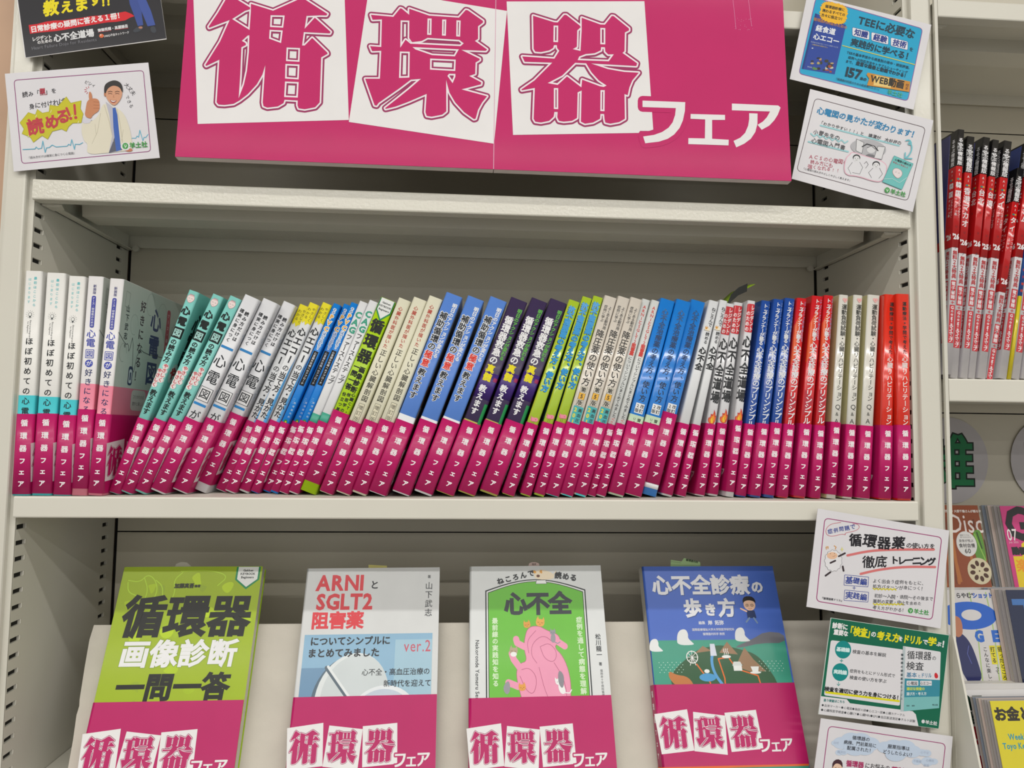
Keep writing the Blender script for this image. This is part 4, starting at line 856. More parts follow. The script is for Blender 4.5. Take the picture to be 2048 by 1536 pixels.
P.disc(1115, 492, 32, 28, 'd86a3c', 14); P.disc(1105, 480, 10, 9, 'f0e0d0', 8); P.stroke([(1075, 440), (1245, 420)], 7, 'a83038'); P.stroke([(1300, 408), (1480, 385)], 7, 'a83038')
P.poly([(1490, -10), (1620, -10), (1655, 120), (1685, 345), (1610, 358), (1560, 215), (1500, 60)], '3a4f96'); P.poly([(1600, -10), (1720, -10), (1790, 150), (1850, 345), (1745, 362), (1650, 130)], '3f55a0')
P.poly(smooth([(1545, 415), (1600, 370), (1685, 360), (1680, 400), (1600, 445), (1550, 440)], True, 1), '3b4048'); P.poly(smooth([(1780, 370), (1840, 355), (1870, 430), (1840, 455), (1790, 440)], True, 1), '3b4048'); P.disc(1648, 378, 28, 16, 'b07a64', 10)
f(P)
# 2 white card with the man giving a thumbs up
f = card('white card with photo of man in cream jacket giving thumbs up', [(9.6, 147.5), (296.5, 125), (319.5, 315.5), (27.5, 343)])
P = Print(True); k = K(0, 130, 6.4); P.tf = k
P.quad([(180, 195), (1835, 70), (1930, 1105), (280, 1262)], '8f3a78', 45, 9)
hand(P, '読み「型」を', 505, 355, 78, '3a3a40', -8, 1, 3, .95); P.text('型', 545, 335, 74, 'b83a4c', 3, rot=-6); P.stroke([(520, 382), (600, 378)], 6, 'b83a4c')
hand(P, '身に付ければ', 600, 500, 82, '3a3a40', -10, 1, 4, .95)
st = [(258, 740), (365, 610), (455, 640), (480, 570), (545, 618), (632, 600), (640, 515), (745, 530), (850, 410), (905, 490), (1040, 460), (1030, 560), (1065, 625), (1040, 740), (930, 745), (880, 790), (850, 850), (790, 820), (670, 850), (612, 950), (540, 905), (430, 990), (390, 925), (285, 880), (310, 820)]
P.poly(st, 'c9c22a'); P.stroke(st, 7, 'b0aa2c', True)
for x, y in ((540, 690), (660, 580), (760, 640), (520, 800), (930, 640), (1010, 720), (370, 900), (470, 640)): P.stroke([(x, y), (x - 12, y + 30)], 7, 'e6e4b8')
for ch, x, y, s in (('読', 455, 790, 215), ('め', 665, 730, 190), ('る', 805, 660, 190)): P.text(ch, x, y, s, 'c2404a', 8, rot=-10)
P.stroke([(855, 555), (890, 640)], 30, 'c2404a'); P.disc(908, 685, 20, 20, 'c2404a'); P.stroke([(955, 515), (965, 630)], 30, 'c2404a'); P.disc(972, 675, 20, 20, 'c2404a')
P.stroke([(295, 1083), (450, 1075), (465, 1050), (490, 1075), (535, 1065), (550, 975), (580, 1120), (598, 1060), (630, 1058), (670, 1025), (720, 1050), (860, 1040), (880, 1015), (905, 1030), (920, 955), (955, 1080), (965, 1015), (1020, 1018), (1060, 995)], 9, '58b0cc')
P.stroke([(1690, 938), (1740, 938), (1755, 910), (1775, 925), (1790, 835), (1830, 970), (1845, 925), (1865, 930), (1895, 890)], 9, '58b0cc')
hand(P, 'ビシィ', 1155, 240, 50, '3a3a40', 22, 0, 5); hand(P, '大丈夫', 1665, 310, 62, '3a3a40', 52, 0, 6, 1.0); hand(P, 'できる', 1655, 470, 58, '3a3a40', 68, 0, 7, 1.05)
for a in range(120, 300, 36): P.stroke([(1140 + 34 * math.cos(R(a)), 325 + 30 * math.sin(R(a))), (1140 + 58 * math.cos(R(a)), 325 + 50 * math.sin(R(a)))], 7, 'c2404a')
jk = smooth([(1340, 480), (1290, 560), (1270, 640), (1180, 730), (1060, 720), (1040, 850), (1080, 980), (1130, 1010), (1105, 1152), (1400, 1125), (1700, 1095), (1690, 960), (1660, 800), (1600, 640), (1520, 560)], True, 2)
P.poly(jk, 'ded8c4'); P.stroke([(1290, 620), (1250, 860), (1180, 1010)], 5, 'b9b29c'); P.stroke([(1580, 830), (1560, 960), (1600, 1080)], 5, 'b9b29c'); P.stroke([(1220, 760), (1235, 900)], 5, 'c4bda6')
P.poly([(1355, 470), (1470, 560), (1500, 640), (1560, 1100), (1395, 1128), (1440, 900), (1400, 640)], 'b9b8c4'); P.poly([(1480, 900), (1575, 1085), (1395, 1128)], '5a5c6a')
P.poly([(1445, 555), (1480, 545), (1505, 640), (1550, 1090), (1490, 1110), (1455, 800)], '3a62b4')
P.stroke([(1340, 520), (1400, 720), (1455, 980)], 6, 'c9c2ae'); P.stroke([(1500, 570), (1540, 760), (1570, 980)], 6, 'c9c2ae')
P.poly(smooth([(1345, 350), (1350, 300), (1420, 250), (1500, 235), (1565, 290), (1570, 380), (1545, 450), (1480, 525), (1430, 510), (1370, 440)], True, 2), 'd49c7c')
P.disc(1347, 375, 12, 32, 'b87a58', 12, 0); P.poly(smooth([(1335, 360), (1340, 260), (1400, 215), (1480, 195), (1560, 235), (1580, 330), (1568, 360), (1540, 290), (1460, 262), (1400, 290), (1370, 330), (1358, 370)], True, 2), '33302f')
for x in (1415, 1505): P.stroke([(x - 24, 374), (x, 366), (x + 24, 376)], 6, '4a2e26'); P.stroke([(x - 28, 350), (x, 340), (x + 26, 348)], 7, '3a2a24')
P.stroke([(1462, 385), (1452, 415), (1470, 418)], 5, 'a86c50'); P.poly(smooth([(1410, 445), (1455, 462), (1500, 450), (1485, 482), (1450, 492), (1420, 475)], True, 1), '8c3a38'); P.poly(smooth([(1418, 452), (1455, 466), (1492, 457), (1478, 472), (1450, 478), (1428, 468)], True, 1), 'eeeae6')
P.poly(smooth([(1100, 560), (1120, 450), (1200, 425), (1262, 440), (1280, 500), (1275, 590), (1190, 640), (1165, 695), (1085, 660)], True, 2), 'c68560'); P.poly(smooth([(1140, 345), (1165, 345), (1185, 400), (1180, 450), (1140, 450)], True, 2), 'c68560')
for y in (475, 515, 555): P.stroke([(1200, y), (1272, y + 4)], 5, '9c5f42')
P.poly([(1065, 665), (1180, 700), (1150, 745), (1085, 752), (1058, 730)], 'd2d0da'); P.disc(1650, 1090, 50, 22, 'c07a5c', 12)
P.disc(1610, 1045, 62, 52, 'dfdde0', 20); logo(P, 1608, 1040, 74, -5); P.text('『読み方だけは確実に身につく心電図』', 665, 1158, 35, '4a4a50', 0, rot=-6)
f(P)
# 3 turquoise card, top right
f = card('turquoise card with small blue book picture at top right', [(1615, -12), (1862.6, 49.5), (1827, 219.4), (1579.5, 158)])
P = Print(True); k = K(1500, 0, 3.737); P.tf = k
P.quad([(492, -15), (1290, 215), (1178, 755), (365, 550)], '1ea5cf', 28); P.quad([(492, -15), (1290, 215), (1178, 755), (365, 550)], '8a4a9a', 28, 5)
P.quad([(487, 100), (717, 187), (632, 557), (385, 515)], '27459c'); P.quad([(487, 100), (500, 105), (400, 518), (385, 515)], '1e3880')
P.text('循環器内科医のための', 600, 175, 26, 'b07a50', .8, rot=15); P.text('経食道', 565, 225, 50, 'e8ecf4', 1.6, rot=13); P.text('心エコー', 570, 292, 50, 'e8ecf4', 1.6, rot=13)
P.text('循環器内科医が身につけたい基礎から応用', 555, 335, 11, 'a8b6d8', 0, rot=12); P.text('心臓超音波の実際を学ぶ', 520, 345, 11, 'c9b878', 0, rot=12)
rs = random.Random(9)
for i in range(22):
    x = 455 + rs.uniform(0, 165); y = 420 + rs.uniform(0, 95) + (x - 455) * .2; P.disc(x, y, rs.uniform(8, 18), rs.uniform(6, 14), rs.choice(['3a3a30', '8a7a50', 'b8a070', '2a2a28', '5a8a50', 'c8c8b0', 'a04a30']), 9)
P.text('羊土社', 445, 502, 12, 'd8e0f0', 0, rot=8); P.disc(465, 362, 7, 4, 'd8e0f0', 8)
sb = []
for i in range(56): a = i / 56 * 2 * math.pi; r1 = 1.05 if i % 2 else .95; c_, s_ = abs(math.cos(a)) ** .6 * math.copysign(1, math.cos(a)), abs(math.sin(a)) ** .6 * math.copysign(1, math.sin(a)); sb.append((624 + 100 * r1 * c_ - 14 * s_, 98 + 74 * r1 * s_ + 24 * c_))
P.poly(sb, 'f0b828')
for i, t in enumerate(('循環器診療に', '携わるすべての', '方々に役立つ！')): P.text(t, 634 - i * 9, 62 + i * 34, 25, '3a3426', .8, rot=12)
P.text('TEEに必要な', 1022, 205, 76, '1f3f50', 3, rot=15)
for x, y, t in ((830, 252, '知識'), (972, 288, '経験'), (1117, 328, '技術')):
    q = [(x - 66, y - 48), (x + 62, y - 16), (x + 66 - 6, y + 48), (x - 66, y + 16)]; P.quad(q, 'e6e6ea', 12); P.quad(q, '2f4a9c', 12, 2.5); P.text(t, x, y, 52, '24388c', 1.8, rot=14)
P.text('を', 1205, 370, 32, '1f3f50', 1, rot=14); P.text('実践的に学べる！', 985, 372, 60, '1f3f50', 2, rot=14.5); P.stroke([(690, 342), (1230, 484)], 6, 'd8cf5a')
P.text('TEEの基本手技から疾患別の術中・術前評価、', 965, 452, 24, '1f3f50', .4, rot=14); P.text('症例への対応方法やトラブルシューティング', 955, 486, 23, '1f3f50', .4, rot=14.5); P.text('まで、', 748, 466, 24, '1f3f50', .4, rot=14); P.text('豊富な画像と動画でわかる！', 985, 522, 31, '1f3f50', 1.2, rot=14.5)
P.text('157', 768, 545, 96, '1c3444', 4, rot=13); P.text('本の', 845, 592, 26, '1c3444', 1, rot=13)
P.poly([(878, 545), (1196, 612), (1188, 690), (872, 640), (888, 590), (868, 560)], 'c98a2c'); P.poly([(930, 562), (1060, 590), (1050, 660), (920, 640)], 'e8c878'); P.text('WEB動画', 1025, 612, 66, '241f14', 2.6, rot=12, sx=.9); P.text('付', 1172, 640, 24, '6a3a1c', 1, rot=12); P.text('き', 1167, 664, 22, '6a3a1c', 1, rot=12)
P.text('『循環器内科医のための経食道心エコー』', 803, 630, 18.5, '1f3f50', .2, rot=14); P.text('羊土社', 1080, 700, 40, '4fb07c', .6, rot=14)
f(P)
# 4 white card with blue handwritten heading
f = card('white card with blue handwritten heading, grey cartoon and teal book drawing', [(1620.5, 178), (1867, 240.8), (1825.6, 423.8), (1583.4, 357.3)])
P = Print(True); k = K(1540, 0, 3.414); P.tf = k
P.quad([(308, 670), (1062, 872), (940, 1372), (182, 1165)], '5c4a50', 30, 4)
hand(P, '心電図の見かたが変わります！', 668, 838, 52, '2f86b8', 14.5, 1.6, 2, .98)
P.stroke([(345, 857), (610, 925), (880, 995)], 11, '9ed0d6'); P.stroke([(278, 912 + 0)] + [(278 + i * 21, 918 + i * 4.6 + (9 if i % 2 else -9)) for i in range(1, 13)], 9, '9ed0d6'); P.stroke([(262, 968), (400, 1003), (532, 1036)], 11, '9ed0d6')
hand(P, '「わかりやすい!!」と 講演が 大好評の', 615, 908, 29, '43444a', 14.5, .3, 3, 1.0); hand(P, '小菅先生の', 385, 922, 38, '43444a', 14, .3, 4, 1.0); hand(P, '心電図入門書', 398, 984, 40, '43444a', 13, .3, 5, 1.0)
hand(P, 'ACSの心電図の', 398, 1090, 34, 'b8566a', 10, .3, 6, 1.0); hand(P, '読み方にも', 352, 1118, 32, 'b8566a', 10, .3, 7, 1.0); hand(P, '強くなれる!!', 368, 1152, 32, 'b8566a', 8, .3, 8, 1.0); P.text('『心電図の読み方やさしくやさしく教えます』', 388, 1192, 16.5, '3c3c42', 0, rot=14.5)
P.disc(670, 1012, 122, 58, 'b4b4b8', 28, 8)
for q in ([(590, 950), (640, 975), (625, 1050), (585, 1030)], [(735, 1000), (785, 1005), (760, 1090), (708, 1080)]): P.quad(q, 'dcdcde'); P.quad(q, '5c5c60', 0, 3)
P.stroke([(628, 1003), (660, 985), (710, 1000), (735, 1030)], 8, '3a3a3e'); P.disc(688, 1022, 30, 26, 'd6d6d8', 16); P.stroke([(662, 1010), (690, 998), (716, 1020)], 5, '6a6a6e'); P.poly(smooth([(655, 1050), (720, 1060), (700, 1095), (645, 1090)], True, 1), '77777b')
bl_ = smooth([(520, 1080), (545, 1060), (560, 1040), (640, 1070), (790, 1110), (790, 1180), (760, 1240), (700, 1235), (600, 1200), (520, 1195), (505, 1150)], True, 2); P.stroke(bl_, 12, 'e6b6c6', True); P.poly(bl_, 'dfdee2')
for x, y, r in ((588, 1082, 26), (722, 1128, 26)): P.disc(x, y - 4, r, r * .85, '2e2e32', 18); P.disc(x, y + 4, r * .82, r * .8, 'dedee0', 18); P.disc(x - 9, y, 2.4, 3, '2e2e32', 6); P.disc(x + 9, y + 2, 2.4, 3, '2e2e32', 6); P.stroke([(x - 6, y + 12), (x + 5, y + 13)], 2, '2e2e32')
for pts in ([(560, 1110), (530, 1150), (550, 1190)], [(610, 1110), (630, 1145), (610, 1190), (560, 1180)], [(700, 1150), (670, 1180), (690, 1215)], [(745, 1150), (765, 1190), (740, 1220)], [(640, 1120), (655, 1105), (668, 1125), (650, 1150)]): P.stroke(pts, 2.5, '4a4a4e')
P.quad([(845, 1066), (974, 1120), (896, 1296), (765, 1243)], '6fbfbc'); P.quad([(845, 1066), (974, 1120), (896, 1296), (765, 1243)], '4f9ea0', 0, 3); P.text('心電図の読み方', 905, 1112, 17, '223838', .5, rot=21); P.text('やさしくやさしく', 888, 1128, 14, 'b8404c', .5, rot=21)
hp = smooth([(865, 1225), (830, 1185), (838, 1155), (862, 1150), (885, 1160), (900, 1180), (895, 1205)], True, 2); P.poly(hp, 'e6dcdc'); P.stroke(hp, 2, 'c07078', True); P.stroke([(852, 1178), (860, 1176)], 2, '5a4448'); P.stroke([(872, 1184), (881, 1184)], 2, '5a4448'); P.stroke([(775, 1225), (830, 1222), (880, 1250), (930, 1215)], 2, 'e0f0ee')
P.stroke(smooth([(925, 962), (950, 955), (965, 985), (940, 990), (950, 965), (970, 1010), (950, 1060), (925, 1078)], False, 2), 8, '6fc0cc'); P.stroke([(920, 1045), (918, 1082), (965, 1085)], 8, '6fc0cc')
logo(P, 797, 1300, 34, 14)
f(P)
# 5 white card with red underlines and a woolly sheep doodle
f = card('white card with red marker underlines below the right end of the middle shelf', [(1635.7, 1017), (1898.6, 1061), (1881, 1257), (1613, 1213.6)], -.0075, -.0045)
P = Print(True); k = K(1600, 1000, 5.6875); P.tf = k
P.quad([(282, 205), (1612, 425), (1502, 1362), (185, 1150)], 'a03a76', 50, 9)
P.stroke(smooth([(465, 255), (350, 270), (290, 330), (300, 400), (370, 415), (480, 385), (520, 400), (505, 375), (640, 350), (680, 310), (660, 275), (600, 270)], False, 2), 5, 'c85868'); hand(P, '症例問題で', 470, 330, 62, '34489c', -12, .8, 3, 1.05)
P.stroke(smooth([(540, 630), (800, 575), (1100, 562), (1520, 563)], False, 2), 27, 'd87878'); P.stroke(smooth([(690, 840), (900, 790), (1200, 757), (1535, 762)], False, 2), 27, 'd87878')
hand(P, '循環器薬', 875, 478, 168, '26242a', 4, 4.5, 4, .97); hand(P, 'の使い方を', 1372, 522, 66, '26242a', 3, 1.2, 5, 1.0)
hand(P, '徹底', 850, 705, 140, '26242a', 3, 2.5, 6, 1.0); hand(P, 'トレーニング', 1285, 690, 108, '26242a', 1, 4.0, 7, .78)
for x, y, t, a in ((640, 922, '基礎編', 5), (640, 1095, '実践編', 6)): P.quad([(x - 132, y - 72), (x + 140, y - 46), (x + 132, y + 66), (x - 140, y + 46)], '34489c', 6, 5); hand(P, t, x, y, 84, '34489c', a, 1.6, 8, .98)
P.text('＋', 615, 1000, 50, '34489c', 1)
P.stroke([(830 + i * 20, 1010 + i * .5 + (8 if i % 2 else -8)) for i in range(14)], 13, 'd8cc30'); P.stroke([(835 + i * 20, 1186 + (8 if i % 2 else -8)) for i in range(18)], 13, 'd8cc30')
hand(P, 'よく出会う症例をもとに、', 1130, 935, 52, '3a3a40', 3, .3, 9, .98); hand(P, '処方パターンが身につく！', 1125, 995, 50, '3a3a40', 3, .3, 10, 1.0); hand(P, '初診～入院・退院～その後まで', 1180, 1105, 50, '3a3a40', 3, .3, 11, .96); hand(P, '薬剤の変更・中止を含めた', 1105, 1165, 48, '3a3a40', 3, .3, 12, .96); hand(P, '考え方がわかる！', 1015, 1238, 48, '3a3a40', 5, .3, 13, 1.0)
P.text('『循環器薬ドリル』', 365, 1130, 29, '3a3a40', .5, rot=7.5); logo(P, 1256, 1258, 55, 7)
wl = []
for i in range(26): a = i / 26 * 2 * math.pi; r_ = 1.0 if i % 2 else .86; wl.append((378 + 105 * r_ * math.cos(a), 690 + 130 * r_ * math.sin(a)))
wl = smooth(wl, True, 1); P.poly(wl, 'e4e3e6'); P.stroke(wl, 3, '55555a', True); P.disc(365, 632, 60, 40, 'e8bfa0', 22); P.disc(345, 610, 4, 5, '3a3a3e', 6); P.disc(390, 608, 4, 5, '3a3a3e', 6); P.stroke([(368, 642), (385, 642), (400, 630)], 3, '6a4a40')
for pts in ([(300, 560), (295, 535), (318, 530), (318, 552)], [(400, 560), (410, 535), (388, 520)]): P.stroke(pts, 8, 'd8963c')
for pts in ([(440, 640), (510, 605)], [(345, 715), (400, 690)], [(485, 755), (495, 805)], [(345, 820), (290, 860)]): P.stroke(pts, 20, '3c3236')
P.poly([(476, 530), (484, 556), (498, 560), (484, 568), (478, 590), (470, 568), (456, 560), (470, 554)], 'ded88a')
f(P)
# 6 green card
f = card('dark green card with yellow heading and picture of a teal book', [(1661.5, 1235.5), (1898.6, 1270), (1877.6, 1457.8), (1636.5, 1428.6)], -.0045, -.0045, base='d6e0d8')
P = Print(True); k = K(1600, 1210, 4.7125); P.tf = k
P.quad([(294, 124), (1403, 286), (1305, 1164), (176, 1028)], '16684e')
P.quad([(290, 330), (975, 420), (940, 950), (225, 850)], 'dedce0', 20); P.poly([(196, 858), (440, 888), (470, 925), (1060, 1000), (1090, 1030), (1115, 1140), (176, 1028)], 'dedce0')
P.text('診断に', 378, 200, 58, 'eceaec', 2.5, rot=8, sx=.85); P.text('重要な', 385, 262, 54, 'eceaec', 2.5, rot=8, sx=.85); P.text('「検査」', 568, 255, 92, 'e6dc24', 3.2, rot=8, sx=.72); P.text('の', 693, 275, 58, 'eceaec', 2, rot=8, sx=.9)
P.text('考え方', 832, 300, 84, 'e6dc24', 3.5, rot=8, sx=.86); P.text('を', 948, 318, 48, 'eceaec', 2, rot=8, sx=.8); P.text('ドリル', 1060, 328, 84, 'e6dc24', 3.5, rot=8, sx=.72); P.text('で', 1180, 348, 52, 'eceaec', 2, rot=8); P.text('学', 1245, 345, 84, 'e6dc24', 3.5, rot=8); P.text('ぶ', 1308, 368, 46, 'eceaec', 2, rot=8); P.text('！', 1368, 372, 76, 'eceaec', 3, rot=8)
for x, y, t in ((405, 420, '基礎編'), (378, 632, '実践編')): P.disc(x, y, 76, 84, '168a88', 32); P.text(t, x, y, 42, 'd6eeee', 2, rot=6)
P.text('＋', 390, 525, 34, '5a9a98', 3, rot=6); P.stroke([(362, 725), (362, 758)], 6, '5a9a98'); P.stroke([(348, 744), (362, 760), (376, 744)], 6, '5a9a98')
P.text('検査の基本を解説', 652, 455, 40, '3a3c40', .6, rot=6.5); P.text('症例をもとにドリル形式で', 682, 643, 37, '3a3c40', .6, rot=6.5, sx=.97); P.text('検査の使い方を学ぶ', 640, 700, 39, '3a3c40', .6, rot=6.5)
P.stroke([(245, 822), (930, 905)], 20, 'e0d820'); P.text('検査を適切に使う力を身につける！', 592, 832, 47, '24262a', 1.8, rot=7, sx=.97); P.text('扱う検査はこちら', 322, 904, 28, '2c7a78', .8, rot=5, sx=.9)
P.text('●血液マーカー●心電図●胸部Ｘ線●心エコー図●心臓カテーテル', 595, 990, 27, '46484c', .2, rot=7, sx=.98); P.text('●心臓核医学検査●心臓CT●心臓MRI●EPS●血圧脈波測定●チルト試験', 640, 1040, 28, '46484c', .2, rot=7, sx=.98)
P.quad([(968, 385), (1325, 440), (1308, 970), (945, 1002)], 'dcdce0', 14); P.quad([(968, 385), (992, 392), (975, 1000), (945, 1002)], 'b8c4c8'); P.poly([(985, 690), (1318, 706), (1308, 970), (975, 1000)], '7cbcbc'); P.poly([(985, 690), (1318, 706), (1313, 860), (980, 868)], '3c8ea2')
P.vtext('循環器の検査基本とドリル', 962, 450, 900, 24, '3a4a50', .8, dx=-10); P.text('循環器', 1122, 475, 84, '303236', .8, rot=3, sx=.92); P.text('の', 1262, 500, 44, '303236', .4); P.text('検査', 1082, 575, 84, '303236', .8, rot=3); P.text('基本', 1050, 658, 50, '3a7aa0', 1, rot=1); P.text('と', 1122, 668, 30, '3a7aa0', .5); P.text('ドリル', 1188, 662, 48, '3a7aa0', 1, rot=1, sx=.7)
P.poly(smooth([(1262, 650), (1278, 632), (1300, 660), (1298, 690), (1268, 690)], True, 2), 'cc3038')
for x, t in ((1056, '心電図'), (1183, '心エコー')): P.rect(x - 54, 712, x + 56, 758, 'dcdce0', 6); P.text(t, x, 736, 34, '303236', .4, rot=2, sx=.92 if t == '心電図' else .78)
P.text('適切な検査の', 1088, 788, 32, 'd0dc50', 1, rot=0, sx=.9); P.text('選び方・考え方', 1095, 835, 32, 'e4ecec', .6, rot=-1, sx=.85); P.text('羊土社', 1270, 940, 18, '303a3c', .6); P.text('監修　　　編集', 1040, 948, 14, '40585c', .3)
P.disc(1160, 1097, 16, 18, 'dcdce0', 14); P.text('羊土社', 1236, 1110, 38, 'dcdce0', 1.6, rot=8)
f(P)
# 7 lowest white card
f = card('white card with pale blue clouds, lowest at the bottom right', [(1641.8, 1436.6), (1905.6, 1473), (1889, 1672), (1615, 1640)], -.0045, -.0045)
P = Print(True); P.tf = k
P.quad([(270, 1140), (1372, 1308), (1260, 2250), (150, 2080)], 'a03a76', 45, 7)
for c in ([(390, 1300, 80), (480, 1270, 95), (570, 1280, 105), (660, 1310, 90), (520, 1340, 110), (610, 1350, 90)], [(800, 1340, 75), (880, 1340, 100), (980, 1350, 110), (1060, 1380, 80), (900, 1400, 100)], [(1150, 1390, 45), (1190, 1395, 45)], [(330, 1300, 36), (370, 1390, 38), (410, 1385, 38)], [(1100, 1475, 45), (1200, 1475, 60), (1260, 1475, 40)]):
    for x, y, r in c: P.disc(x, y, r, r * .72, 'c3d2e6', 22)
P.text('循環器の', 575, 1258, 42, '3a3c44', .6, rot=7); P.text('病棟、門前薬局に', 565, 1308, 42, '3a3c44', .6, rot=7, sx=.92); P.text('配属された！', 565, 1358, 42, '3a3c44', .6, rot=7); P.text('服薬指導は', 928, 1342, 42, '3a3c44', .6, rot=7); P.text('どうしたらよい？', 925, 1396, 42, '3a3c44', .6, rot=7, sx=.88)
for x, y, t in ((340, 1298, '血栓'), (390, 1385, '抗凝固'), (1172, 1388, '心不全'), (1105, 1472, '不整脈'), (1225, 1465, '心機能'), (1190, 1510, '服薬')): P.text(t, x, y, 26, 'a9b6cc', .2, rot=6)
P.text('循環器', 518, 1500, 62, 'b03468', 2, rot=7, sx=.9); P.text('にお悩みの', 730, 1525, 56, '4a4648', .6, rot=7, sx=.85); P.text('薬剤師', 950, 1560, 60, 'b03468', 2, rot=7)
P.disc(350, 1545, 52, 60, 'e6c4ac', 22); P.poly(smooth([(302, 1545), (305, 1480), (350, 1448), (398, 1470), (402, 1540), (380, 1500), (340, 1490), (318, 1510)], True, 1), '4a2f38'); P.stroke([(330, 1535), (340, 1530)], 4, '4a2f38'); P.stroke([(362, 1535), (374, 1538)], 4, '4a2f38'); P.poly([(290, 1610), (410, 1620), (420, 1800), (270, 1790)], 'dfe3ee')
f(P)

# ------------------------------------------------------------------ right bay: travel guides
def strip(P, a, b, t, col): P.rect(-t / 2, b, t / 2, a, col)
def guide(t, H, kan, cols, yr, label, yellow=False, blackh=40, redh=128, edge='d8d4d6'):
    root = empty('magazine'); tag(root, label, 'magazine', 'travel guides on the right shelf')
    D = .205; r = .0008
    cv_ = wrap('cover', t, D, r, 0, H, 0, -.0005, mat('d9d5d8', 'foil'), root)
    Mb().box(-t + .0006, .0008, .0005, -.0006, D - .001, H - .0005).obj('page_block', mat_pages('dcd8d0'), root)
    T = t * 1000; h = H * 1000
    if yellow:
        wrap('color_band', t, D, r, .0, H - .150, .00006, .00001, mat('d6c41a', 'foil'), cv_); wrap('color_band', t, D, r, H - .150, H, .00006, .00001, mat('2458a8', 'foil'), cv_)
    else:
        wrap('color_band', t, D, r, H - blackh / 1000, H, .00006, .00001, mat('1b1a1c', 'foil'), cv_); wrap('color_band', t, D, r, H - redh / 1000, H - blackh / 1000, .00006, .00001, mat('c81c20', 'foil'), cv_)
    def fs(u, v, hh): return (u - t / 2, -hh, v)
    for side in (0, 1):
        P = Print(); P.H0 = .00012; s = min(T * .82, 6.8)
        if yellow:
            P.vtext('無料2大特典', 0, h - 75, h - 115, 3, 'd8cc40', .1); P.vtext('電子書籍', 0, h - 118, h - 148, 3, 'c83020', .1)
        else:
            P.vtext('るるぶ情報版', 0, h - 9, h - blackh + 1, s * .9, 'e8e6e8', .22, sx=1.05, sy=.92)
            P.vtext('A1', 0, h - blackh - 2, h - blackh - 11, 3.4, 'e8d8d8', .1)
            for i, c in enumerate(('3a8a4a', '3a5aa8', 'c8a030')): P.disc(-1.2 + i * 1.2, h - blackh - 14, 1.2, 1.1, c, 8)
            e = blackh + 17 + len(kan) * 8.6
            P.vtext(kan, 0, h - blackh - 16, h - e, s * 1.1, 'ece6e8', .26, sx=1, sy=1.1)
            if cols: P.vtext(cols[0], 1.9, h - e - 1, h - min(e + 22, redh - 20), 3.2, 'e8d8da', .05); P.vtext(cols[1], -1.7, h - e, h - min(e + 20, redh - 21), 3.2, 'e8d8da', .05)
            P.text("'" + yr, 0, h - redh + 12, 7.6, 'ece6e8', .36, sx=.85 * min(1, T / 8))
            P.vtext('無料２大特典', 0, h - redh - 3, h - redh - 33, 5.2, 'b8242c', .18)
            w = T * .40; P.rect(-w, h - redh - 56, w, h - redh - 35, 'c22a34'); P.vtext('電子書籍', 0, h - redh - 36, h - redh - 55, 4.8, 'ece4e6', .12, sx=.95)
            P.text('＋', 0, h - redh - 58.5, 4, 'c22a34', .2); P.rect(-w, h - redh - 101, w, h - redh - 61, 'c22a34')
            P.vtext('Googleマイマップ', 0, h - redh - 62, h - redh - 100, 4.4, 'ece4e6', .2)
            P.vtext('ＪＴＢパブリッシング', 0, h - redh - 103, h - 3 - .0, 3.0, '3a3a3e', .03)
        if side == 0: P.build('title_lettering', cv_, fs, 'foil')
        else: P.build('cover_print', cv_, lambda u, v, hh: (-t - hh, .006 - u, v), 'foil')
    if not yellow:
        Mb().box(-t - .0004, .012, H - .118, -t + .0001, D - .004, H - .002).obj('cover_photo', mat(label.endswith('upright') and '3a3a78' or '3c4a86', 'foil'), cv_)
    return root
GB = [(919.8, .0, 7.0, 262, 4.9, '韓国', ('ソウル・プサン・', 'チェジュ島'), '26', 40, 128), (929.9, 5, 8.3, 261, 6.0, '香港マカオ', None, '26', 40, 128), (941.4, 6, 7.8, 262, 7.5, '台北', None, '26', 41, 129),
      (949.4, 6, 7.2, 260, 8.0, '台湾', None, '25', 41, 130), (962.0, 7, 8.8, 260, 8.6, 'タイ', ('バンコク・アユタヤ', 'プーケット・'), '26', 41, 130), (970.5, 8, 7.4, 232, 10.9, 'タイ', ('バンコク・', 'アユタヤ'), '26', 38, 138),
      (984.3, 6, 8.6, 262, 10.0, 'ベトナム', None, '26', 41, 130), (988.5, 5, 3.4, 240, 10.0, None, None, None, 0, 0), (999.2, 7, 8.8, 260, 9.9, 'グアム', None, '26', 41, 130), (1010.6, 7, 9.0, 260, 9.9, 'ハワイ', None, '26', 41, 130)]
GL = ['nearest the upright', 'second from the upright', 'third from the upright', 'fourth from the upright', 'fifth from the upright', 'short one leaning most', 'before the thin yellow one', '', 'after the thin yellow one', 'rightmost of them']
for (g, gl) in zip(GB, GL):
    X, Y, t, H, th, kan, cols, yr, bh, rh = g
    lab = 'red, black and white travel guide on the right shelf, ' + gl if gl else 'thin yellow and blue guide on the right shelf among the red guides'
    o = guide(t / 1000, H / 1000, kan, cols, yr, lab, yellow=not gl, blackh=bh, redh=rh)
    o.location = (X / 1000, Y / 1000 + .0005, ZN + .0003 + (.0035 if X < 920 else 0)); o.rotation_euler = (0, R(th), 0)
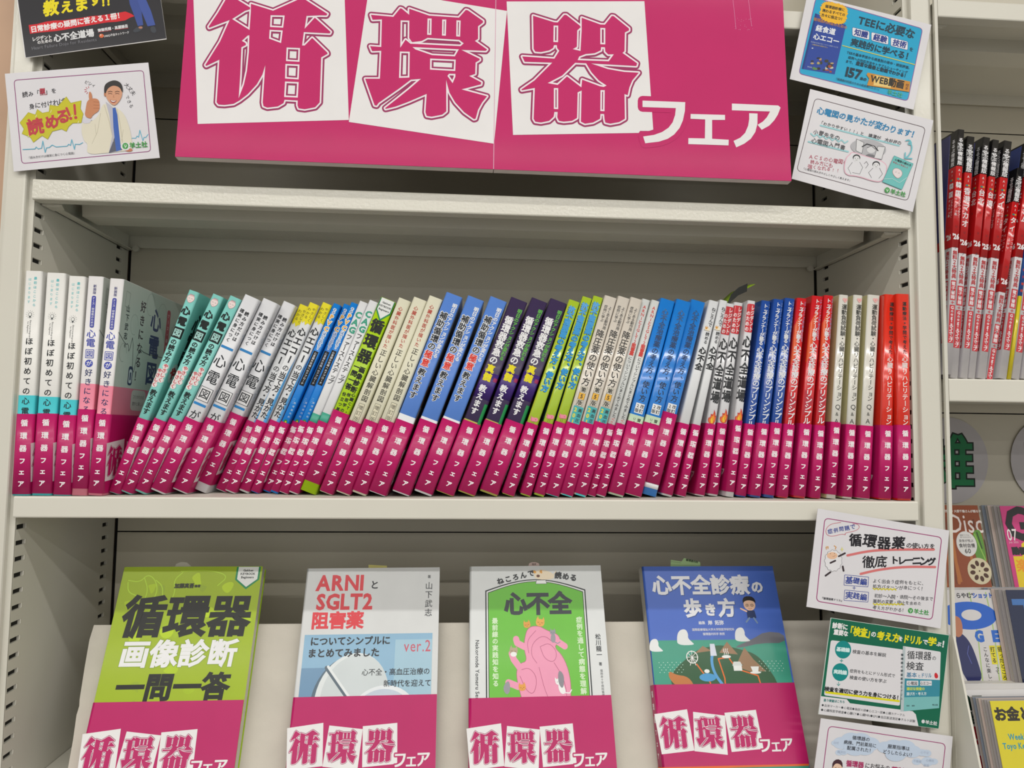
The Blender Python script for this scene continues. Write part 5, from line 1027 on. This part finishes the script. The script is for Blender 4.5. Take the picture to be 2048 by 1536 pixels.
# ------------------------------------------------------------------ right bay: round signs on the back panel
def round_sign(px, py, ch, label, rx=.0535, rz=.0565, dxm=0):
    c = at(px, py, (0, 1, 0), DEP - .002); root = empty('round_sign', c); tag(root, label, 'sign', 'round signs in the right bay')
    pr = [(rx * math.cos(i * 2 * math.pi / 40), rz * math.sin(i * 2 * math.pi / 40)) for i in range(40)]
    Mb().prism([(a, b) for a, b in pr], 0, .0006, 'y').obj('paper_disc', mat('c4c0c4', 'ink'), root)
    P = Print(); P.text(ch, dxm, -1.5, 74, '14201a', 3.3, sx=.98); P.text(ch, dxm, -1.5, 74, '1b7a4a', 1.3, sx=.98); P.build('painted_kanji', root, lambda u, v, h: (u, -h, v))
round_sign(1899, 921, '雑', 'white paper disc with green painted kanji, left one, half hidden by the post', dxm=-2)
round_sign(2098, 921, '誌', 'white paper disc with green painted kanji, right one cut by the frame', dxm=2)
# ------------------------------------------------------------------ right bay: magazines on the stepped display
def mag(px0, py0, px1, pyb, ydep, tilt, wmm, t, base, printf, label, tlab=None, copies=4, group=None, name='magazine', step=.0042, rise=.0008, rot=0):
    # px0,py0: upper left corner of the front copy; wmm: width
    n = Vector((0, math.cos(R(tilt)), -math.sin(R(tilt)))); p = at(px0, py0, (0, 1, 0), ydep); d = n.dot(p)
    v = Vector((0, math.sin(R(tilt)), math.cos(R(tilt)))); H = .26; h = (p - at(px0, pyb, n, d)).dot(v)
    H = h
    for c in range(copies):
        root = empty(name); tag(root, label if c == 0 else label.split(',')[0] + ', copy %s behind the front one' % ['', 'first', 'second', 'third', 'fourth', 'fifth'][c], 'magazine', group)
        W_ = wmm / 1000
        cvr = Mb().box(0, 0, 0, W_, .0003, H).obj('cover', mat(base if c == 0 else ['', '8f8a8a', 'b4a49c', '707884', 'a8a4a0'][c], 'foil'), root); Mb().box(.0006, .0003, .0004, W_ - .0002, t - .0003, H - .0004).obj('page_block', mat_pages('c9c4c0', 1, 300), root); Mb().box(0, t - .0003, 0, W_, t, H).obj('back_cover', mat('b9b4b2', 'foil'), root)
        if c == 0 and printf: P = Print(); printf(P, wmm, H * 1000); P.H0 = .0001; P.build('cover_print', cvr, lambda u, w, hh: (u, -hh, w), 'foil')
        q = p - v * H + n * (c * (t + .0004)) - Vector((step * c, 0, 0)) * (1 if copies > 1 else 0) + v * rise * c
        root.matrix_world = Matrix(((math.cos(R(rot)), n.x, v.x, q.x), (-n.y * 0 + 0, n.y, v.y, q.y), (math.sin(R(rot)) * 0, n.z, v.z, q.z), (0, 0, 0, 1)))
def m_disc(P, w, H):
    rs = random.Random(4); P.rect(0, 0, w, H, '8c4420')
    for i in range(26): x = rs.uniform(3, w - 3); P.stroke([(x, rs.uniform(4, H - 4)), (x + rs.uniform(-2, 2), rs.uniform(4, H - 4))], rs.uniform(1, 4), rs.choice(['a05a28', '7a3a1c', 'b06a30', '6a3018']))
    P.text('料理研究家・大原千鶴さんが語るサ', w - 24, H - 7, 3.4, 'e0d6d0', .12)
    P.text('Disc', w - 18.5, H - 20.5, 31, 'e8dcd8', .1, sx=.74)
    lf = smooth([(w - 14, H - 62), (w - 13, H - 34), (w - 8, H - 28), (w - .4, H - 30), (w - .4, H - 70), (w - 8, H - 66)], True, 2); P.poly(lf, '5c8f34'); P.stroke([(w - 10, H - 34), (w - 6, H - 50), (w - 2, H - 64)], 1.4, '8cb84e'); P.stroke([(w - 7, H - 32), (w - 4, H - 50)], 1.6, '2e4a20')
    P.disc(w - 22, H - 45, 12.5, 14.5, 'd6d4d2', 32); P.text('身体が悦ぶ', w - 22, H - 41.5, 3.6, '4a4646', .05); P.text('食材自慢', w - 22, H - 47, 5.0, '3a3638', .1); P.text('60', w - 22, H - 53, 7.5, '3a3638', .1); P.text('健康づくりは、', w - 22, H - 35, 1.9, '4a4646'); P.text('食べるものから', w - 22, H - 37.4, 1.9, '4a4646')
    P.disc(w - 12, H - 76, 14.5, 15, 'cfc4a4', 32)
    for a in range(0, 360, 45): P.disc(w - 12 + 8.6 * math.cos(R(a + 10)), H - 76 + 8.8 * math.sin(R(a + 10)), 3.3, 2.4, '4a2a18', 14, a + 10)
    P.disc(w - 12, H - 76, 1, 1, '4a2a18', 8)
def m_pink(P, w, H):
    P.rect(0, 0, w, H, 'c8387c'); P.poly([(18, H - 44), (34, H - 34), (w, H - 36), (w, 0), (12, 0)], 'e0c818'); P.poly([(5, 0), (5, H - 58), (26, H - 58), (26, 0)], 'e0c418')
    for i in range(6): P.stroke([(28, H - 46), (16 + i * 3, H - 37 + (i % 2) * 2)], .9, 'e0502c')
    P.text('G', 19, H - 19, 52, '181618', 1.8, sx=.86); P.text('O', 58, H - 19, 52, '181618', 1.8, sx=.86)
    P.text('07', 8.6, H - 33, 19, 'e6dcdc', .2, sx=.62); P.text('July 2025', 9, H - 42, 3, 'e8c8d4'); P.text('酷暑', 13.5, H - 52, 8.6, '1a1818', .75); P.text('を', 25, H - 50, 9, '1a1818', .1)
    P.vtext('楽', 14, H - 59, H - 78, 15, 'e8901c', .5)
def m_golf(P, w, H):
    P.rect(0, 0, w, H, 'cfcccc')
    for x in (w - 33, w - 14): P.stroke(smooth([(x, H - 3), (x + 2, H - 40), (x - 2, 3)], False, 1), 1.4, 'a6c078')
    P.text('くらやむ"', w - 42, H - 6, 6, '22242a', .2); P.text('ショット力"', w - 14, H - 6, 6, '2458b8', .3)
    P.disc(w - 38, H - 27, 32, 14.5, '1f5fc4', 44); P.disc(w - 35, H - 26.5, 11.5, 5.8, 'd3d0d0', 30)
    P.text('G', w - 30, H - 48, 15, '2566c4', 1.0, sx=.9); P.text('E', w - 11.5, H - 48, 15, '2566c4', 1.1)
    P.poly(smooth([(w - 56, 0), (w - 60, H - 40), (w - 48, H - 46), (w - 41, H - 56), (w - 37, H - 72), (w - 34, 2)], True, 2), '22285c'); P.poly(smooth([(w - 60, H - 26), (w - 49, H - 28), (w - 47, H - 36), (w - 49, H - 48), (w - 58, H - 50)], True, 2), 'b87858'); P.stroke([(w - 44, H - 58), (w - 47, H - 66), (w - 44, H - 76)], .6, '5a64b0')
    P.rect(w - 12.5, H - 100, w - 6.5, H - 58, 'dcd020'); P.vtext('狙ったところに', w - 9.5, H - 59, H - 99, 5.2, '1c1c20', .15); P.rect(w - 21, H - 77, w - 14.5, H - 58, 'dcd020'); P.vtext('打てる', w - 17.8, H - 59, H - 76, 5.2, '1c1c20', .15); P.vtext('って', w - 16.5, H - 78, H - 87, 4.2, '1c1c20', .15); P.vtext('こんなに楽しい', w - 26, H - 59, H - 97, 5, '1c1c20', .12)
    P.rect(w - 2.6, H - 34, w, H - 10, 'd8cc20'); P.quad([(w - 3, H - 64), (w, H - 64), (w, H - 60), (w - 3, H - 60)], '16161a'); P.disc(w - .5, H - 76, 1.8, 4, '16161a', 10)
def m_navy(P, w, H):
    P.rect(0, 0, w, H, '1a2444'); P.text('T', 22, H - 26, 50, '3f70b0', 1.0, sx=1.05); P.poly(smooth([(3, 0), (6, H - 76), (16, H - 60), (40, H - 50), (w, H - 46), (w, 0)], True, 2), 'c8b4a8')
def m_red(P, w, H):
    P.rect(0, 0, w, H, 'd6d4d4'); P.rect(0, H - 78, w - 60, H - 34, 'b0202c'); P.text('職員', 17, H - 12.5, 14, '16352a', .9); P.text('農協１', 22, H - 26, 11.5, '16352a', .8); P.text('イ', 24, H - 56, 40, 'e2dede', 3); P.quad([(8, H - 46), (12, H - 50), (16, H - 46), (12, H - 42)], 'e2dede'); P.text('Ｑ', 32, H - 100, 20, '1c1c20', 2)
def m_yel(P, w, H):
    P.rect(0, 0, w, H, 'd6c81e'); P.text('お金と心の', 34, H - 12, 13, '2a2214', .7); P.vtext('週刊', 42, H - 24, H - 60, 20, '2a94a4', .9); P.text('Weekly', 22, H - 32, 7.4, '2a94a4', .2, sx=.8); P.text('Toyo Keizai', 20, H - 40, 7.4, '2a94a4', .2, sx=.8); P.disc(23, H - 80, 14, 14, '1f8fa8', 26); P.text('50代の', 23, H - 74, 8, 'd8e8ea', .4)
E_=1
mag(1820, 1010, 0, 1179, .118, 12, 84, .006, '8c4420', m_disc, 'brown magazine with lotus root, top row of the right display', copies=1, group=None)
mag(1999, 1012, 0, 1179, .110, 12, 150, .004, 'c8387c', m_pink, 'bright pink and yellow magazine, top row of the right display', copies=4, group='pink magazines')
mag(1800, 1180, 0, 1371, .062, 12, 112, .006, 'cfcccc', m_golf, 'white magazine with big blue oval letter, middle row of right display', copies=1)
mag(2011, 1180, 0, 1371, .050, 12, 150, .005, '1a2444', m_navy, 'navy magazine with big blue letter, middle row of right display', copies=4, group='navy magazines')
mag(1906, 1380, 0, 1640, .012, 14, 120, .006, 'd6d4d4', m_red, 'white magazine with red block, lowest row of right display', copies=1)
mag(1979.5, 1402, 0, 1640, -.012, 14, 120, .004, 'd6c81e', m_yel, 'yellow weekly magazine, lowest row of right display', copies=4, group='yellow magazines', step=.0026)
# display trays that carry the rows
def tray(zt, y0, y1, name='display_tray'):
    o = Mb().box(W + UT + .004, y0, zt - .0035, 1.70, y1, zt).obj(name, mat('c9c6c0', 'ink'), None)
    o2 = Mb().box(W + UT + .004, y0 - .0012, zt - .0035, 1.70, y0, zt + .006).obj('tray_lip', mat('d8d6d4', 'foil'), o); tag(o, label={1: 'upper clear edged tray of the right magazine display', 2: 'middle clear edged tray of the right magazine display'}[tray.n], cat='tray'); tray.n += 1
tray.n = 1
z1 = at(1960, 1180, (0, 1, 0), .08).z; z2 = at(1960, 1373, (0, 1, 0), .02).z
tray(z1 - .002, .076, .150); tray(z2 - .002, .018, .110)
# dark gap post and wooden edge on the far left stay part of the setting
